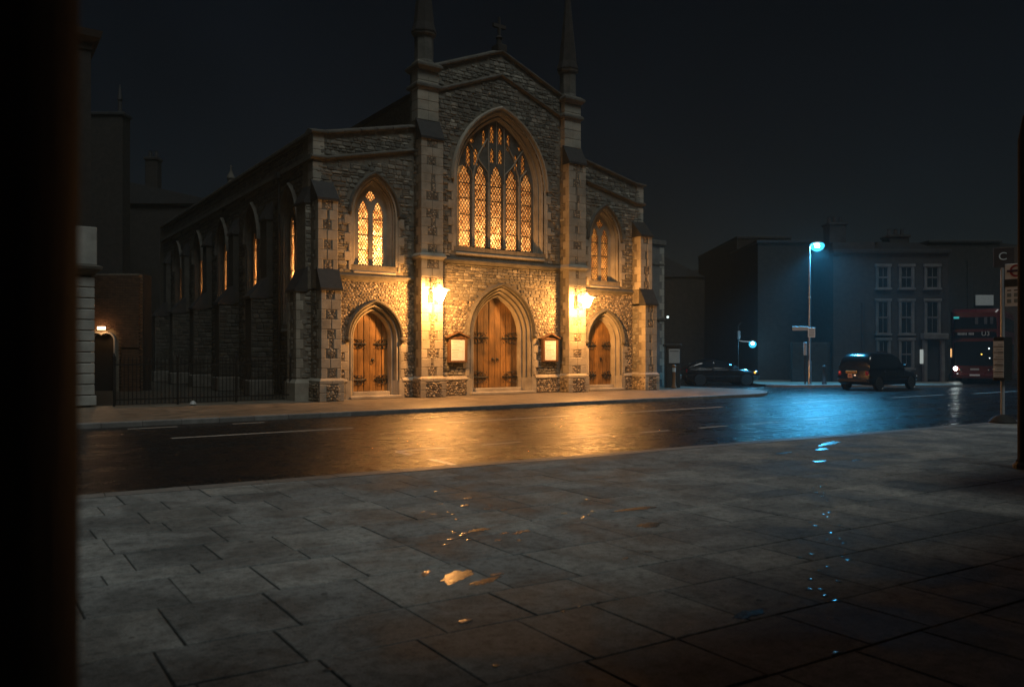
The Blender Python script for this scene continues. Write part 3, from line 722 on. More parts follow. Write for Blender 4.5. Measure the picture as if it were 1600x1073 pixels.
def corner_buttress(sg):
    x0, x1 = sorted((sg*7.22, sg*7.92))
    g2 = random.Random(55+sg)
    b = MB().box(x0, x1, -.85, .2, 0, 3.9).box(x0, x1, -.55, .2, 3.8, 7.0).build('buttress', MORTAR, church)
    plinth_block(b, x0, x1, -.85, .2, g2)
    panelled(b, x0, x1, -.85, -.05, .80, 3.82); weathering(x0, x1, -.85, -.54, 3.85, 4.56, b)
    panelled(b, x0, x1, -.55, -.05, 4.55, 6.95); weathering(x0, x1, -.55, 0.0, 6.98, 7.66, b)
    # the partner standing against the side wall
    y0, y1 = .15, 1.05; xo = sg*8.44; xi = sg*7.80
    c = MB().box(*sorted((xo, xi)), y0, y1, 0, 3.9).box(*sorted((sg*8.12, xi)), y0, y1, 3.8, 7.0).build('buttress', MORTAR, church)
    fnf = lambda u, v, q: (u, y0-q, v)
    lo, hi = sorted((xo, sg*7.9))
    st = courses(lo, hi, .78, 3.85, lambda u, v: abs(u-xo) > (.26 if int(v/.33) % 2 else .16), fnf, g2, .1, .18, .15, .32, .025)
    st += courses(*sorted((sg*8.12, sg*7.9)), 4.5, 6.9, lambda u, v: True, fnf, g2, .1, .2, .15, .3, .02)
    fe = lambda u, v, q: (xo+sg*q, u, v)
    st += courses(y0, y1, .78, 3.85, lambda u, v: y0+.3 < u < y1-.3, fe, g2, .1, .18, .15, .3, .02)
    join(st, 'rubble_facing', RUBBLE, c)
    for i in range(9):
        zc = .80 + .335*(i+.5); wl = .26 if i % 2 else .15; dl = .28 if i % 2 == 0 else .2
        quoin(wl, dl, .325, (xo - sg*(wl/2-.012), y0+dl/2-.012, zc), c)
        quoin(wl, dl, .325, (xo - sg*(wl/2-.012), y1-dl/2+.012, zc), c)
    MB().loft([[(xo+sg*p, y0-p, z), (xi, y0-p, z), (xi, y1+p, z), (xo+sg*p, y1+p, z)] for p, z in ((.08, 0), (.08, .62), (.0, .76))]).build('plinth', ASHLAR, c)
    weathering(y0, y1, xo, sg*8.10, 3.85, 4.62, c, 'x'); weathering(y0, y1, sg*8.12, sg*7.85, 6.95, 7.6, c, 'x')
for sg in (-1, 1): corner_buttress(sg)
# pale corner stones of the parapets
for sg in (-1, 1):
    for i in range(3): quoin(.42, .5, .27, (sg*7.70, .22, 8.64+.28*i-.0), wall)
    for i in range(3): quoin(.5 if i % 2 else .36, .5, .28, (sg*(7.91-(.25 if i % 2 else .18)), .234, 7.62+.29*i), wall)

# ---- doors
def door(A, o, leaf_y, lw):
    sc = A.a/1.13
    n_ord = 3 if o > .3 else 2
    step = o/n_ord; prof = [(-.02, leaf_y+.1), (-.02, leaf_y-.06)]
    y = leaf_y - .10; dy = (leaf_y - .10)/n_ord
    oo = 0.0
    for k in range(n_ord):
        r = .034
        prof += [(oo, y), (oo+.012, y-.02)] if k else [(oo, y)]
        prof += [(oo+.01, y-dy+.09)] + roll(oo+.05, y-dy+.05, r, 180, 360, 6) + [(oo+.095, y-dy+.10), (oo+step*.88, y-dy+.085), (oo+step, y-dy+.02)]
        oo += step; y -= dy
    prof += [(o, -.02), (o+.13, -.02), (o+.13, .05)]
    d = sweep(A, prof, FACE, 16).build('door_surround', ASHLAR, church, smooth=40)
    # toothed side stones of the surround
    for i, zz in enumerate([.9 + .31*k for k in range(int((A.zs-.8)/.31))]):
        for sg in (-1, 1):
            l = .30 if i % 2 else .16
            quoin(l, .12, .30, (A.c + sg*(A.a+o+.03+l/2), .022, zz), d)
    for sg in (-1, 1):      # stone feet of the mouldings
        MB().loft([[(A.c+sg*u, yy, z) for u, yy in ((A.a-.02, leaf_y-.03), (A.a+o*.55, .06), (A.a+o+.17, .06), (A.a+o+.17, -.075), (A.a+o*.86, -.075), (A.a+o*.3, leaf_y*.40), (A.a-.02, leaf_y-.08))] for z in (0, .66)]).build('jamb_foot', ASHLAR, d)
    hp = [(o+.02, .03), (o+.02, -.05), (o+.04, -.13), (o+.08, -.15), (o+.13, -.06), (o+.14, .03)]
    sweep(A, hp, FACE, 16, jamb=False).build('hood_mould', SOOTSHADE, d)
    for sg in (-1, 1):
        MB().lathe([(.03, A.zs-.15), (.07, A.zs-.12), (.10, A.zs-.05), (.085, A.zs+.02), (.05, A.zs+.05)], A.c+sg*(A.a+o+.08), -.07, 8).build('label_stop', SOOTSHADE, d, smooth=60)
    # the two leaves
    op = A.pts(-.0); zb = .26
    back = MB().prism([(x, max(z, 0)) for x, z in A.pts(.02)], FACE, (), leaf_y+.05, leaf_y+.14)
    dr = back.build('door', MATS['wrought iron'], church)
    npl = 4 if A.a > 1 else 3
    for sg in (-1, 1):
        for k in range(npl):
            u0, u1 = (A.a-.01)*k/npl + (.006 if k == 0 else .013), (A.a-.01)*(k+1)/npl - .013
            def top(u):
                return A.zs + math.sqrt(max(0, A.r**2 - (u-A.cx)**2)) - .01
            q = [(u0, zb), (u1, zb)] + [(u1+(u0-u1)*i/5, top(u1+(u0-u1)*i/5)) for i in range(6)]
            MB().prism([(A.c+sg*u, z) for u, z in q], FACE, (), leaf_y + (.02 if k % 2 else 0), leaf_y+.048).build('plank', OAK, dr)
        # scrolled strap hinges
        for zc in (zb+.42, zb+2.02*(.86 if sc < .8 else 1.0)):
            h = MB(); xe = A.c+sg*(A.a-.03); L = (.80 if sc > .8 else .56)*1.0; sc_ = 1.0 if sc > .8 else .72; yh = leaf_y-.028
            h.tube([(xe, yh, zc), (xe-sg*L*.6, yh, zc), (xe-sg*L*.86, yh, zc)], .028, 5)
            h.lathe_axis([(.005, -.012), (.055, 0), (.005, .012)], (xe-sg*L*.9, yh, zc), 'y', 4)
            for up_ in (-1, 1):
                for cx_, cz_, rr_ in ((.15, .13, .11), (.37, .12, .10), (.56, .085, .065)):
                    pts = [(xe-sg*sc_*(cx_+rr_*math.cos(R_(a))), yh, zc+up_*(cz_+rr_*math.sin(R_(a)))*sc_) for a in range(-110, 191, 30)]
                    h.tube(pts, .0135, 4); h.lathe_axis([(.004, -.014), (.028, 0), (.004, .014)], pts[-1], 'y', 5)
                    h.lathe_axis([(.004, -.014), (.026, 0), (.004, .014)], (xe-sg*sc_*(cx_+.12), yh, zc+up_*.2*sc_), 'y', 5)
            h.build('hinge', IRON, dr)
    for sg in ((-1, 1) if A.a > 1 else (1,)):
        hh = MB().lathe_axis([(.01, -.03), (.055, -.012), (.06, .0)], (A.c+sg*.11, leaf_y-.01, 1.42), 'y', 10)
        hh.tube([(A.c+sg*.11+.055*math.sin(a), leaf_y-.045, 1.36-.0+.06*math.cos(a)-.0) for a in [R_(30*i) for i in range(13)]], .011, 5)
        hh.build('ring_handle', IRON, dr)
    st = MB().bev(A.c-A.a+.0, A.c+A.a-.0, leaf_y-.30 if A.a > 1 else leaf_y-.2, leaf_y+.12, .02, .25, .015).build('threshold', ASHLAR, dr)
    MB().bev(A.c-A.a-o-.02, A.c+A.a+o+.02, -.20, leaf_y-.1, .0, .11, .02).build('step', ASHLAR, dr)
door(DC, DO, .50, None)
for a in DS: door(a, SO, .42, None)

# ---- windows
def lancet(c, w_, zb, zs, h):
    H = [(1, 0), (1, .16), (.9, .33), (.62, .40), (.62, .5), (.55, .68), (.32, .84), (0, 1)]
    r = [(c+w_, zb)] + [(c+w_*x, zs+h*z) for x, z in H]; return r + [(2*c-x, z) for x, z in reversed(r[:-1])]
def quatre(c, z, r):
    return [(c + r*(.74+.26*abs(math.cos(2*a)))*math.cos(a), z + r*(.74+.26*abs(math.cos(2*a)))*math.sin(a)) for a in [R_(15*i) for i in range(24)]]
def inpoly(x, y, P):
    c = False; j = len(P)-1
    for i in range(len(P)):
        if (P[i][1] > y) != (P[j][1] > y) and x < (P[j][0]-P[i][0])*(y-P[i][1])/(P[j][1]-P[i][1])+P[i][0]: c = not c
        j = i
    return c
def lattice(P, fn, y, dx=.105, dz=.17, wd=.027):
    """diamond leading cut to the light's outline"""
    mb = MB(); xs = [p[0] for p in P]; zs = [p[1] for p in P]; x0, x1, z0, z1 = min(xs), max(xs), min(zs), max(zs)
    for sl in (1, -1):
        k = dz/dx*sl; c0 = z0 - max(k*(x1-x0), 0) - dz*2; c = c0
        while c < z1 + abs(k)*(x1-x0):
            seg = None; N = max(6, int((x1-x0)/.02)); prev = None
            for i in range(N+1):
                x = x0+(x1-x0)*i/N; z = c + k*(x-x0); ins = inpoly(x, z, P)
                if ins and prev is None: prev = (x, z)
                if prev is not None and (not ins or i == N):
                    xe, ze = (x, z)
                    if abs(xe-prev[0]) > .015:
                        nx, nz = -(ze-prev[1]), xe-prev[0]; L = math.hypot(nx, nz); nx, nz = nx/L*wd/2, nz/L*wd/2
                        a, b = prev, (xe, ze)
                        mb.add([fn(a[0]+nx, a[1]+nz, y), fn(a[0]-nx, a[1]-nz, y), fn(b[0]-nx, b[1]-nz, y), fn(b[0]+nx, b[1]+nz, y),
                                fn(a[0]+nx, a[1]+nz, y+.008), fn(a[0]-nx, a[1]-nz, y+.008), fn(b[0]-nx, b[1]-nz, y+.008), fn(b[0]+nx, b[1]+nz, y+.008)],
                               [(0,1,2,3), (0,4,5,1), (3,2,6,7), (1,5,6,2), (0,3,7,4)])
                    prev = None
            c += dz
    return mb
def window(A, o, lights, fn, gy, pane_for, bars, hood=True, st=None, surround=.13, flip=1, fine=.12):
    y = gy; st = st or ASHLAR
    prof = [(-.03, y+.12), (-.03, y-.02), (0, y-.03), (.02, y-.10), (.05, y-.12)] + roll(.09, y-.16, .03, 180, 360, 5) + [(.13, y-.15), (o*.75, .09), (o, .06), (o, -.02), (o+surround, -.02), (o+surround, .05)]
    fr = sweep(A, prof, fn, 16).build('window', st, church, smooth=40)
    tr = MB().prism(A.pts(.0), fn, lights, y, y+.11).build('tracery', SOOTSHADE if A.a > 1 else st, fr)
    for L in lights:
        c = (sum(p[0] for p in L)/len(L), sum(p[1] for p in L)/len(L))
        big = [(c[0]+(p[0]-c[0])*1.03, c[1]+(p[1]-c[1])*1.004) for p in L]
        mb = MB(); mb.add([fn(p[0], p[1], y+.075) for p in big], [tuple(range(len(big)))])
        # fan from the middle so that the outline with cusps stays clean
        tri = tessellate_polygon([[Vector((p[0], p[1], 0)) for p in big]]); mb.f = [tuple(t) for t in tri]
        mb.build('pane', pane_for(c), fr)
        lt = lattice(L, fn, y+.055, fine, fine*1.6)
        if lt.v: lt.build('leading', LEAD, fr, kind='stuff', fix=False)
        x0, x1 = min(p[0] for p in L), max(p[0] for p in L); z1 = max(p[1] for p in L)
        for z in bars:
            if min(p[1] for p in L) < z < z1-.3: MB().add([fn(x, zz, t_) for t_ in (y+.03, y+.05) for x, zz in ((x0, z-.018), (x1, z-.018), (x1, z+.018), (x0, z+.018))], [(0,1,2,3), (7,6,5,4), (0,4,5,1), (2,6,7,3), (1,5,6,2), (3,7,4,0)]).build('glazing_bar', LEAD, fr)
    a = A.a + o
    sill = [(y+.02, A.zb+.03), (y-.06, A.zb+.0), (-.06, A.zb-.24), (-.06, A.zb-.30), (.05, A.zb-.30), (y+.02, A.zb-.3)]
    MB().loft([[fn(A.c+sgn*(a-.0), zz, yy) for yy, zz in sill] for sgn in (-1, 1)]).build('sill', st, fr)
    if hood:
        hp = [(o+surround-.06, .03), (o+surround-.06, -.04), (o+surround-.02, -.12), (o+surround+.03, -.13), (o+surround+.08, -.04), (o+surround+.09, .03)]
        sweep(A, hp, fn, 16, jamb=False).build('hood_mould', SOOTSHADE if A.a < 1 else ASHLAR, fr)
        nq = int((A.zs-A.zb+.2)/.33)
        for i in range(nq):
            for sg in (-1, 1):
                l = .26 if i % 2 else .10
                p = fn(A.c+sg*(a+surround-.03+l/2), A.zb-.2+.33*(i+.5), .022)
                quoin(l, .12, .32, p, fr) if st is ASHLAR else None
    return fr
c0 = BIG.c
lw = 3.74/5
big_l = []
for i in range(5):
    c = c0 + (i-2)*lw*1.01
    zs = 8.62 if i in (0, 4) else (8.66 if i in (1, 3) else 8.72)
    big_l.append(lancet(c, .275, 5.93, zs, .58))
def small(c, zb, zt, w_=.1): return lancet(c, w_, zb, zt-.22, .22)
for sg in (-1, 1):
    big_l += [small(c0+sg*1.34, 9.12, 9.95, .10), small(c0+sg*.98, 9.22, 9.92, .105), small(c0+sg*.2, 9.42, 10.02, .10),
              small(c0+sg*.2, 10.22, 10.98 if sg < 0 else 10.95, .105), small(c0+sg*.60, 10.0, 10.72, .08), quatre(c0+sg*1.18, 10.18, .125)]
big_w = window(BIG, WO, big_l, FACE, .38, lambda c: PANES if c[1] > 9 else PANE, [6.55, 7.2, 7.85, 8.45], fine=.135)
# carved ribs of the tracery in front of the plate
ribs = MB()
for sg in (-1, 1):
    for i, (xa, xb, zt) in enumerate(((.375, .375, 9.0), (1.13, 1.13, 9.0))):
        ribs.tube([(c0+sg*xa, .36, 5.95), (c0+sg*xa, .36, 8.6)], .062, 8)
    ribs.tube([(c0+sg*1.13, .36, 8.6), (c0+sg*1.08, .36, 9.0), (c0+sg*.85, .36, 9.7), (c0+sg*.45, .36, 10.35)], .035, 6)
    ribs.tube([(c0+sg*1.13, .36, 8.6), (c0+sg*1.2, .36, 8.95), (c0+sg*1.5, .36, 9.3)], .03, 6)
    ribs.tube([(c0+sg*.375, .36, 8.6), (c0+sg*.42, .36, 9.0), (c0+sg*.78, .36, 9.35), (c0+sg*1.16, .36, 9.9), (c0+sg*1.4, .36, 10.2)], .03, 6)
    ribs.tube([(c0+sg*.375, .36, 8.6), (c0+sg*.38, .36, 9.3), (c0+sg*.4, .36, 10.0), (c0+sg*.36, .36, 10.9)], .03, 6)
    ribs.tube([(c0, .36, 9.38), (c0, .36, 11.1)], .022, 6) if sg < 0 else None
ribs.build('tracery_rib', ASHLAR, big_w, smooth=60)
for A in SW:
    ls = [lancet(A.c-.29, .205, 4.92, 6.75, .5), lancet(A.c+.29, .205, 4.92, 6.75, .5), quatre(A.c, 7.43, .20)]
    window(A, LO, ls, FACE, .34, (lambda c: PANE) if A.c < 0 else (lambda c: PANES), [5.45, 6.0, 6.6], fine=.105)

# ---- left side wall with its windows and buttresses
side_c = [2.45 + 4.65*i for i in range(5)]
SA = [Arch(c, .72, 2.75, 6.35, 1.3) for c in side_c]
for sg in (-1, 1):
    fnw = (lambda s: (lambda u, v, t: (s*(7.88 - t), u, v)))(sg)
    hl = [a.pts(.14) for a in SA] if sg < 0 else []
    sw = MB().prism([(.6, 0), (25.6, 0), (25.6, 9.3), (.6, 9.3)], fnw, hl, 0.0, .55).build('side_wall', MORTAR, church)
    if sg < 0:
        oks = lambda u, v: not any(a.inside(u, v, .30) for a in SA) and abs(v-8.5) > .12
        fns = lambda u, v, q: (-7.88-q, u, v)
        join(courses(1.05, 25, .1, 9.25, oks, fns, random.Random(9), .12, .24, .2, .55, .03), 'rubble_facing', SHADERUB, sw)
        for a in SA:
            ls = [lancet(a.c-.32, .22, 2.85, 6.3, .5), lancet(a.c+.32, .22, 2.85, 6.3, .5), quatre(a.c, 7.05, .2)]
            window(a, .14, ls, fnw, .20, lambda c: PANE, [3.4, 4.1, 4.8, 5.5, 6.1], fine=.1, st=SOOTSHADE)  # same stone as the front windows, darkened in colour for the wall's shade
    MB().loft([[(sg*(7.88+q), y, z) for y, z in ((0.0, 8.44), (25.6, 8.44), (25.6, 8.6), (0.0, 8.6))] for q in (-.02, .12)]).build('string_course', SOOTSHADE, church)
    for i in range(16):
        MB().bev(*sorted((sg*8.0, sg*7.3)), .3+1.58*i+.004, .3+1.58*(i+1)-.004, 9.3, 9.46, .03).build('coping_stone', SOOTSHADE, church)
    for i in range(5):
        y0 = 4.35 + 4.65*i; y1 = y0+.75
        if y1 > 25: break
        b = MB().box(*sorted((sg*8.75, sg*7.8)), y0, y1, 0, 3.9).box(*sorted((sg*8.15, sg*7.8)), y0, y1, 3.8, 7.0).build('buttress', SHADERUB, church)
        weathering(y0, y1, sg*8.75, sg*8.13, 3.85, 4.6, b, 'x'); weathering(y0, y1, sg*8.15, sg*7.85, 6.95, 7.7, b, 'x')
        MB().bev(*sorted((sg*8.83, sg*7.8)), y0-.08, y1+.08, 0, .62, .04).build('plinth', SOOTSHADE, b)
        if sg < 0:
            join(courses(-8.73, -7.9, .7, 3.8, lambda u, v: True, (lambda yy: (lambda u, v, q: (u, yy-q, v)))(y0), random.Random(i), .13, .25, .2, .4, .025), 'rubble_facing', SHADERUB, b)
back = MB().box(-7.88, 7.88, 25.6, 26.2, 0, 9.3).box(-3.7, 3.7, 25.6, 26.2, 9.3, 12).build('rear_wall', MORTAR, church)
# nave walls above the aisles, roofs, finial on the aisle parapet
for sg in (-1, 1):
    MB().box(*sorted((sg*3.7, sg*3.3)), .6, 26.2, 9.0, 11.5).build('clerestory_wall', MORTAR, church)
    MB().prism([(sg*7.6, 8.7), (sg*3.3, 9.7), (sg*3.3, 9.85), (sg*7.6, 8.85)], lambda u, v, t: (u, t, v), (), .55, 26.0).build('roof', SLATE, church)
    MB().prism([(sg*3.85, 11.42), (sg*0.0, 13.1), (sg*0.0, 13.25), (sg*3.95, 11.55)], lambda u, v, t: (u, t, v), (), .58, 26.2).build('roof', SLATE, church)
MB().lathe([(.16, 9.3), (.16, 9.75), (.2, 9.78), (.2, 9.83), (.05, 10.15), (.03, 10.3), (.06, 10.34), (.02, 10.42)], -7.65, 11.2, 8).build('finial', SOOTSHADE, church)
MB().tube([(-7.99, 3.35, .2), (-7.99, 3.35, 8.4)], .06, 8).build('downpipe', IRON, church)
MB().bev(-8.12, -7.9, 3.2, 3.5, 8.3, 8.55, .02).build('rainwater_head', IRON, church)
floor_ = MB().box(-7.3, 7.3, .62, 25.5, -.3, .012).build('church_floor', PLASTER, church)

# lights burning inside, behind the glass
WARM = (1.0, 0.62, 0.30)
for x, y, z, e in [(-1.5, 1.05, 6.15, 50), (-.75, 1.1, 6.1, 50), (0.0, 1.0, 6.3, 66), (.75, 1.15, 6.0, 36), (1.5, 1.2, 6.0, 30), (0, 4.6, 6.6, 230)]:
    lamp('nave_lamp', 'POINT', (x, y, z), e, WARM, church, .12)
lamp('aisle_lamp', 'POINT', (-5.22, .95, 5.6), 190, WARM, church, .06); lamp('aisle_lamp', 'POINT', (-5.75, 1.7, 5.4), 160, WARM, church, .06)
lamp('aisle_lamp', 'POINT', (5.5, 1.6, 5.4), 150, WARM, church, .06)
for i, a in enumerate(SA):
    lamp('aisle_lamp', 'POINT', (-6.2, a.c+.5, 4.6), (1100, 1000, 800, 700, 400)[i], WARM, church, .06)

# wall lanterns on brackets in front of the two piers
def lantern_glass():
    m = bpy.data.materials.new('lantern glass'); T = NT(m)
    out = T.n('ShaderNodeOutputMaterial'); e = T.n('ShaderNodeEmission'); e.inputs['Color'].default_value = (1.0, .66, .30, 1); e.inputs['Strength'].default_value = 60
    t_ = T.n('ShaderNodeBsdfTransparent'); mx = T.n('ShaderNodeMixShader'); mx.inputs[0].default_value = 0.25
    T.l(t_.outputs[0], mx.inputs[1]); T.l(e.outputs[0], mx.inputs[2]); T.l(mx.outputs[0], out.inputs['Surface']); return m
LANT = lantern_glass()
def glow_shell(name, col, strength, fac):  # emission mixed with clear, for shells that imitate bloom and halo
    m = bpy.data.materials.new(name); T = NT(m)
    out = T.n('ShaderNodeOutputMaterial'); e = T.n('ShaderNodeEmission'); e.inputs['Color'].default_value = (*col, 1); e.inputs['Strength'].default_value = strength
    t_ = T.n('ShaderNodeBsdfTransparent'); mx = T.n('ShaderNodeMixShader'); mx.inputs[0].default_value = fac
    T.l(t_.outputs[0], mx.inputs[1]); T.l(e.outputs[0], mx.inputs[2]); T.l(mx.outputs[0], out.inputs['Surface']); return m
CAPGLOW = glow_shell('lantern cap glow', (1.0, .62, .26), 5, .78)  # the cap is made to glow to imitate the lantern's bloom
def lantern(x, label):
    L = thing('wall_lantern', label, 'lantern', (CX+x, CY-.61, 3.78), 0, 'wall lanterns on the church piers')
    bl = MB().bev(-.09, .09, -.03, .02, -.22, .30, .01).tube([(0, -.0, .24), (0, -.2, .44), (0, -.70, .46), (0, -.72, .40)], .018, 6)
    bl.tube([(0, 0, -.12), (0, -.16, .02), (0, -.26, .2), (0, -.40, .44)], .012, 5).build('bracket', IRON, L)
    q = lambda r, z: [(sx*r, -.72+sy*r, z) for sx, sy in ((-1,-1),(1,-1),(1,1),(-1,1))]
    MB().loft([q(.08, -.22), q(.20, .165)]).build('lantern_glass', LANT, L)
    f = MB()
    for sx, sy in ((-1,-1),(1,-1),(1,1),(-1,1)): f.tube([(sx*.076, -.72+sy*.076, -.225), (sx*.203, -.72+sy*.203, .168)], .006, 4)
    f.loft([q(.006, -.27), q(.018, -.245), q(.018, -.224)]); f.build('lantern_frame', IRON, L)
    MB().loft([q(.27, .17), q(.275, .185), q(.10, .27), q(.05, .32), q(.02, .40)]).build('lantern_cap', CAPGLOW, L)
    lamp('lantern_light', 'POINT', (0, -.72, -.05), 1650, (1.0, .42, .10), L, .10)
lantern(-3.58, 'glowing wall lantern on the pier between the left door and the middle door')
lantern(3.40, 'glowing wall lantern on the pier between the middle door and the right door')

# notice boards
def notice(x, label, w_=.80):
    N = thing('notice_board', label, 'notice board', (CX+x, CY-.05, 1.30), 0, 'notice boards beside the middle door')
    h = w_/2
    MB().bev(-h, h, -.10, .02, 0, 1.0, .015).build('case', WOODB, N)
    fr = MB()
    for a, b, c, d in ((-h, -h+.10, .0, .98), (h-.10, h, .0, .98), (-h+.1, h-.1, 0, .07), (-h+.1, h-.1, .90, .98)): fr.bev(a, b, -.14, -.09, c, d, .01)
    fr.build('frame', WOODB, N)
    pp = MB().box(-h+.11, h-.11, -.112, -.103, .075, .895).build('paper', PAPER, N)
    z = .80
    pr = MB()
    for k in range(9):
        l = rnd.uniform(.2, .5); x0 = rnd.uniform(-h+.15, -h+.2)
        pr.box(x0, min(x0+l, h-.15), -.1145, -.1125, z, z+(.025 if k in (0, 4) else .012)); z -= rnd.uniform(.055, .1)
    pr.build('print', FAINT, pp, kind='stuff')
    rp = MB()
    for sg in (-1, 1): rp.loft([[(sg*x_, y, z_) for x_, z_ in ((h+.10, .985), (0, 1.20), (0, 1.155), (h+.10, .94))] for y in (-.2, .02)])
    rp.build('roof', WOODB, N)
    MB().prism([(-h, .985), (h, .985), (0, 1.165)], FACE, (), -.10, .0).build('gable', WOODB, N)
notice(-2.12, 'gabled wooden notice board on the flint wall left of the middle door', .84)
notice(2.40, 'gabled wooden notice board on the flint wall right of the middle door', .80)

# ------------------------------------------------------------------ railings, left-hand buildings
RA = thing('iron_railing', 'black iron railing in front of the dark yard beside the church', 'railing', (3.9, 27.45, 0))
barm = MB().tube([(0, 0, .05), (0, 0, 1.42)], .013, 5).lathe([(.01, 1.40), (.024, 1.44), (.002, 1.56)], 0, 0, 5).mesh('bar', IRON)
for i in range(46): link('bar', barm, RA, None, (.12*i+.05, 0, 0))
MB().box(0, 5.6, -.02, .02, 1.28, 1.32).box(0, 5.6, -.02, .02, .18, .22).build('rail', IRON, RA)
for x in (0, 1.87, 3.73, 5.6): MB().bev(x-.03, x+.03, -.03, .03, 0, 1.5, .006).lathe([(.05, 1.5), (.05, 1.55), (.01, 1.66)], x, 0, 8).build('post', IRON, RA)

LB = thing('stucco_building', 'pale banded stucco building corner beside the dark left pillar', 'building', (0, 0, 0))
xr, yf = 3.36, 27.5
MB().box(-22, xr-.08, yf+.1, yf+9, 0, 11.2).build('wall', BRICKD, LB)
for k in range(13):
    z0 = .05+.33*k
    if k >= 12: break
    MB().bev(xr-1.0, xr+(.0 if k else .05), yf-.12, yf+1.0, z0, z0+.305, .02).build('banded_stone', STUCCO, LB)
MB().loft([[(xr-1.1-q, yf-.14-q, z), (xr+q, yf-.14-q, z), (xr+q, yf+1.1, z), (xr-1.1-q, yf+1.1, z)] for q, z in ((.0, 4.05), (.05, 4.12), (.18, 4.22), (.2, 4.30), (.03, 4.36))]).build('cornice', SOOTSHADE, LB)
MB().bev(xr-1.1, xr+.06, yf-.14, yf+1.05, 4.36, 5.52, .02).build('pedestal_block', STUCCO, LB)
MB().box(-22, xr-.05, yf+.05, yf+9, 11.0, 11.2).loft([[(-22, yf+.1-q, z), (xr-.08+q, yf+.1-q, z), (xr-.08+q, yf+9, z), (-22, yf+9, z)] for q, z in ((.0, 11.15), (.25, 11.35), (.3, 11.55))]).build('cornice', BRICKD, LB)

def view_thing(name, label, cat, r, d, rz=0.0, group=None): return thing(name, label, cat, RD(r, d), VIEW_ROT+rz, group)
# brick lodge with the lit passage
LG = view_thing('brick_lodge', 'low brick lodge with arched doorway under a small lit lamp', 'lodge', -17.72, 34.5)
AD = Arch(-.05, .53, 0, 2.2, .25)
wl = MB().prism(bite([(-.95, 0), (1.55, 0), (1.55, 5.1), (-.95, 5.1)], [])[:0] or [(-.95, 0)] + list(reversed(AD.pts(0.06))) + [(1.55, 0), (1.55, 5.1), (-.95, 5.1)], FACE, (), 0.0, .35).build('wall', MORTAR, LG)
MB().box(-.95, 1.55, .5, 1.2, 0, 5.1).build('rear_block', BRICKD, LG)
g3 = random.Random(17); bm_ = MB().bev(-.105, .105, -.05, .05, -.031, .031, .004).mesh('brick', BRICKR); nb = 0; rest = MB()
z = .04; row = 0
while z < 5.05:
    x = -.93 + (.0 if row % 2 else .11)
    while x < 1.5:
        if not AD.inside(x+.0, z, .17) :
            if 1.9 < z < 4.0 and nb < 290: link('brick', bm_, wl, None, (x+.105, -.04+g3.uniform(-.004, .004), z)); nb += 1
            else: rest.box(x, x+.21, -.055, .03, z-.031, z+.031)
        x += .22
    z += .073; row += 1
rest.build('brick_facing', BRICKR, wl, kind='stuff')
sweep(AD, [(.0, .36), (.0, -.06), (.06, -.07), (.07, .02)], FACE, 8).build('lit_jamb', STUCCO, LG)  # pale colour stands in for the lamplit strips of the jambs
MB().prism(AD.pts(.0), FACE, (), .38, .44).build('door', BLACKM, LG)
MB().bev(-.2, .2, -.12, -.05, 2.66, 2.84, .01).build('lamp_housing', IRON, LG)
MB().bev(-.17, .17, -.16, -.1, 2.68, 2.80, .01).build('lamp_glass', emit('doorway lamp', (1.0, .55, .28), 14), LG)
lamp('doorway_light', 'POINT', (0, -.35, 2.66), 14, (1.0, .5, .2), LG, .08)

def block(name, label, r0, r1, d, z1, depth=8, m=BRICKD, roof=None, cat='building', zb=0):
    B = view_thing(name, label, cat, (r0+r1)/2, d); h = (r1-r0)/2
    MB().box(-h, h, 0, depth, zb, z1).build('wall', m, B)
    return B, h
B, h = block('tower_block', 'tall dark stack-like building beyond the lodge', -25.5, -22.5, 46, 15.4, .9)
MB().bev(-h-.1, h+.1, -.1, 1.0, 15.4, 15.6, .03).build('parapet', SLATE, B)
MB().lathe([(.14, 15.6), (.1, 16.3), (.16, 16.4), (.03, 17.3)], h-.35, .4, 8).build('finial', SLATE, B)
B, h = block('yard_house', 'dark house with tall chimney behind the church yard', -25.6, -19.6, 52, 11.4, 8)
MB().prism([(-h-.2, 11.4), (h+.2, 11.4), (h+.2, 11.6), (-h-.2, 13.0)], lambda u, v, t: (u, t, v), (), -.2, 8).build('roof', SLATE, B)
ch = MB().bev(-1.62, -.80, .5, 1.2, 11.5, 14.4, .04).bev(-1.69, -.73, .43, 1.27, 14.4, 14.6, .04).build('chimney', BRICKD, B)
for x in (-1.4, -1.0): MB().lathe([(.13, 14.6), (.10, 15.0), (.13, 15.05)], x, .85, 8).build('chimney_pot', SLATE, ch)
wf = MB().box(-.16+.0, .16, -.06, 0, 1.4, 3.25)
wx = -22.6 + (255-800)/FPX*0   # slit window stands at the right of the house front
fx = (255-800)/FPX*52 - (-22.6)
w1 = MB().box(fx-.17, fx+.17, -.05, .05, 1.40, 3.25).build('window', BLACKM, B)
for k in range(6): MB().box(fx-.12, fx+.12, -.062, -.045, 1.46+.29*k, 1.46+.29*k+.26).build('pane', emit('slit window light', (1.0, .86, .6), .9), w1)
B, h = block('rear_house', 'low dark house behind the left buttresses of the church', -19.4, -8, 58, 11.3, 6)
MB().prism([(-h, 11.3), (h, 11.3), (h, 11.4), (-h, 13.0)], lambda u, v, t: (u, t, v), (), -.1, 6).build('roof', SLATE, B)
litter = MB().lathe([(.07, 0), (.11, .04), (.09, .09), (.04, .14), (.01, .15)], 0, 0, 9).build('paper_bag', GREYP, smooth=60, loc=(6.05, 26.6, 0.0)); tag(litter, 'small crumpled pale bag lying by the railing', 'bag')

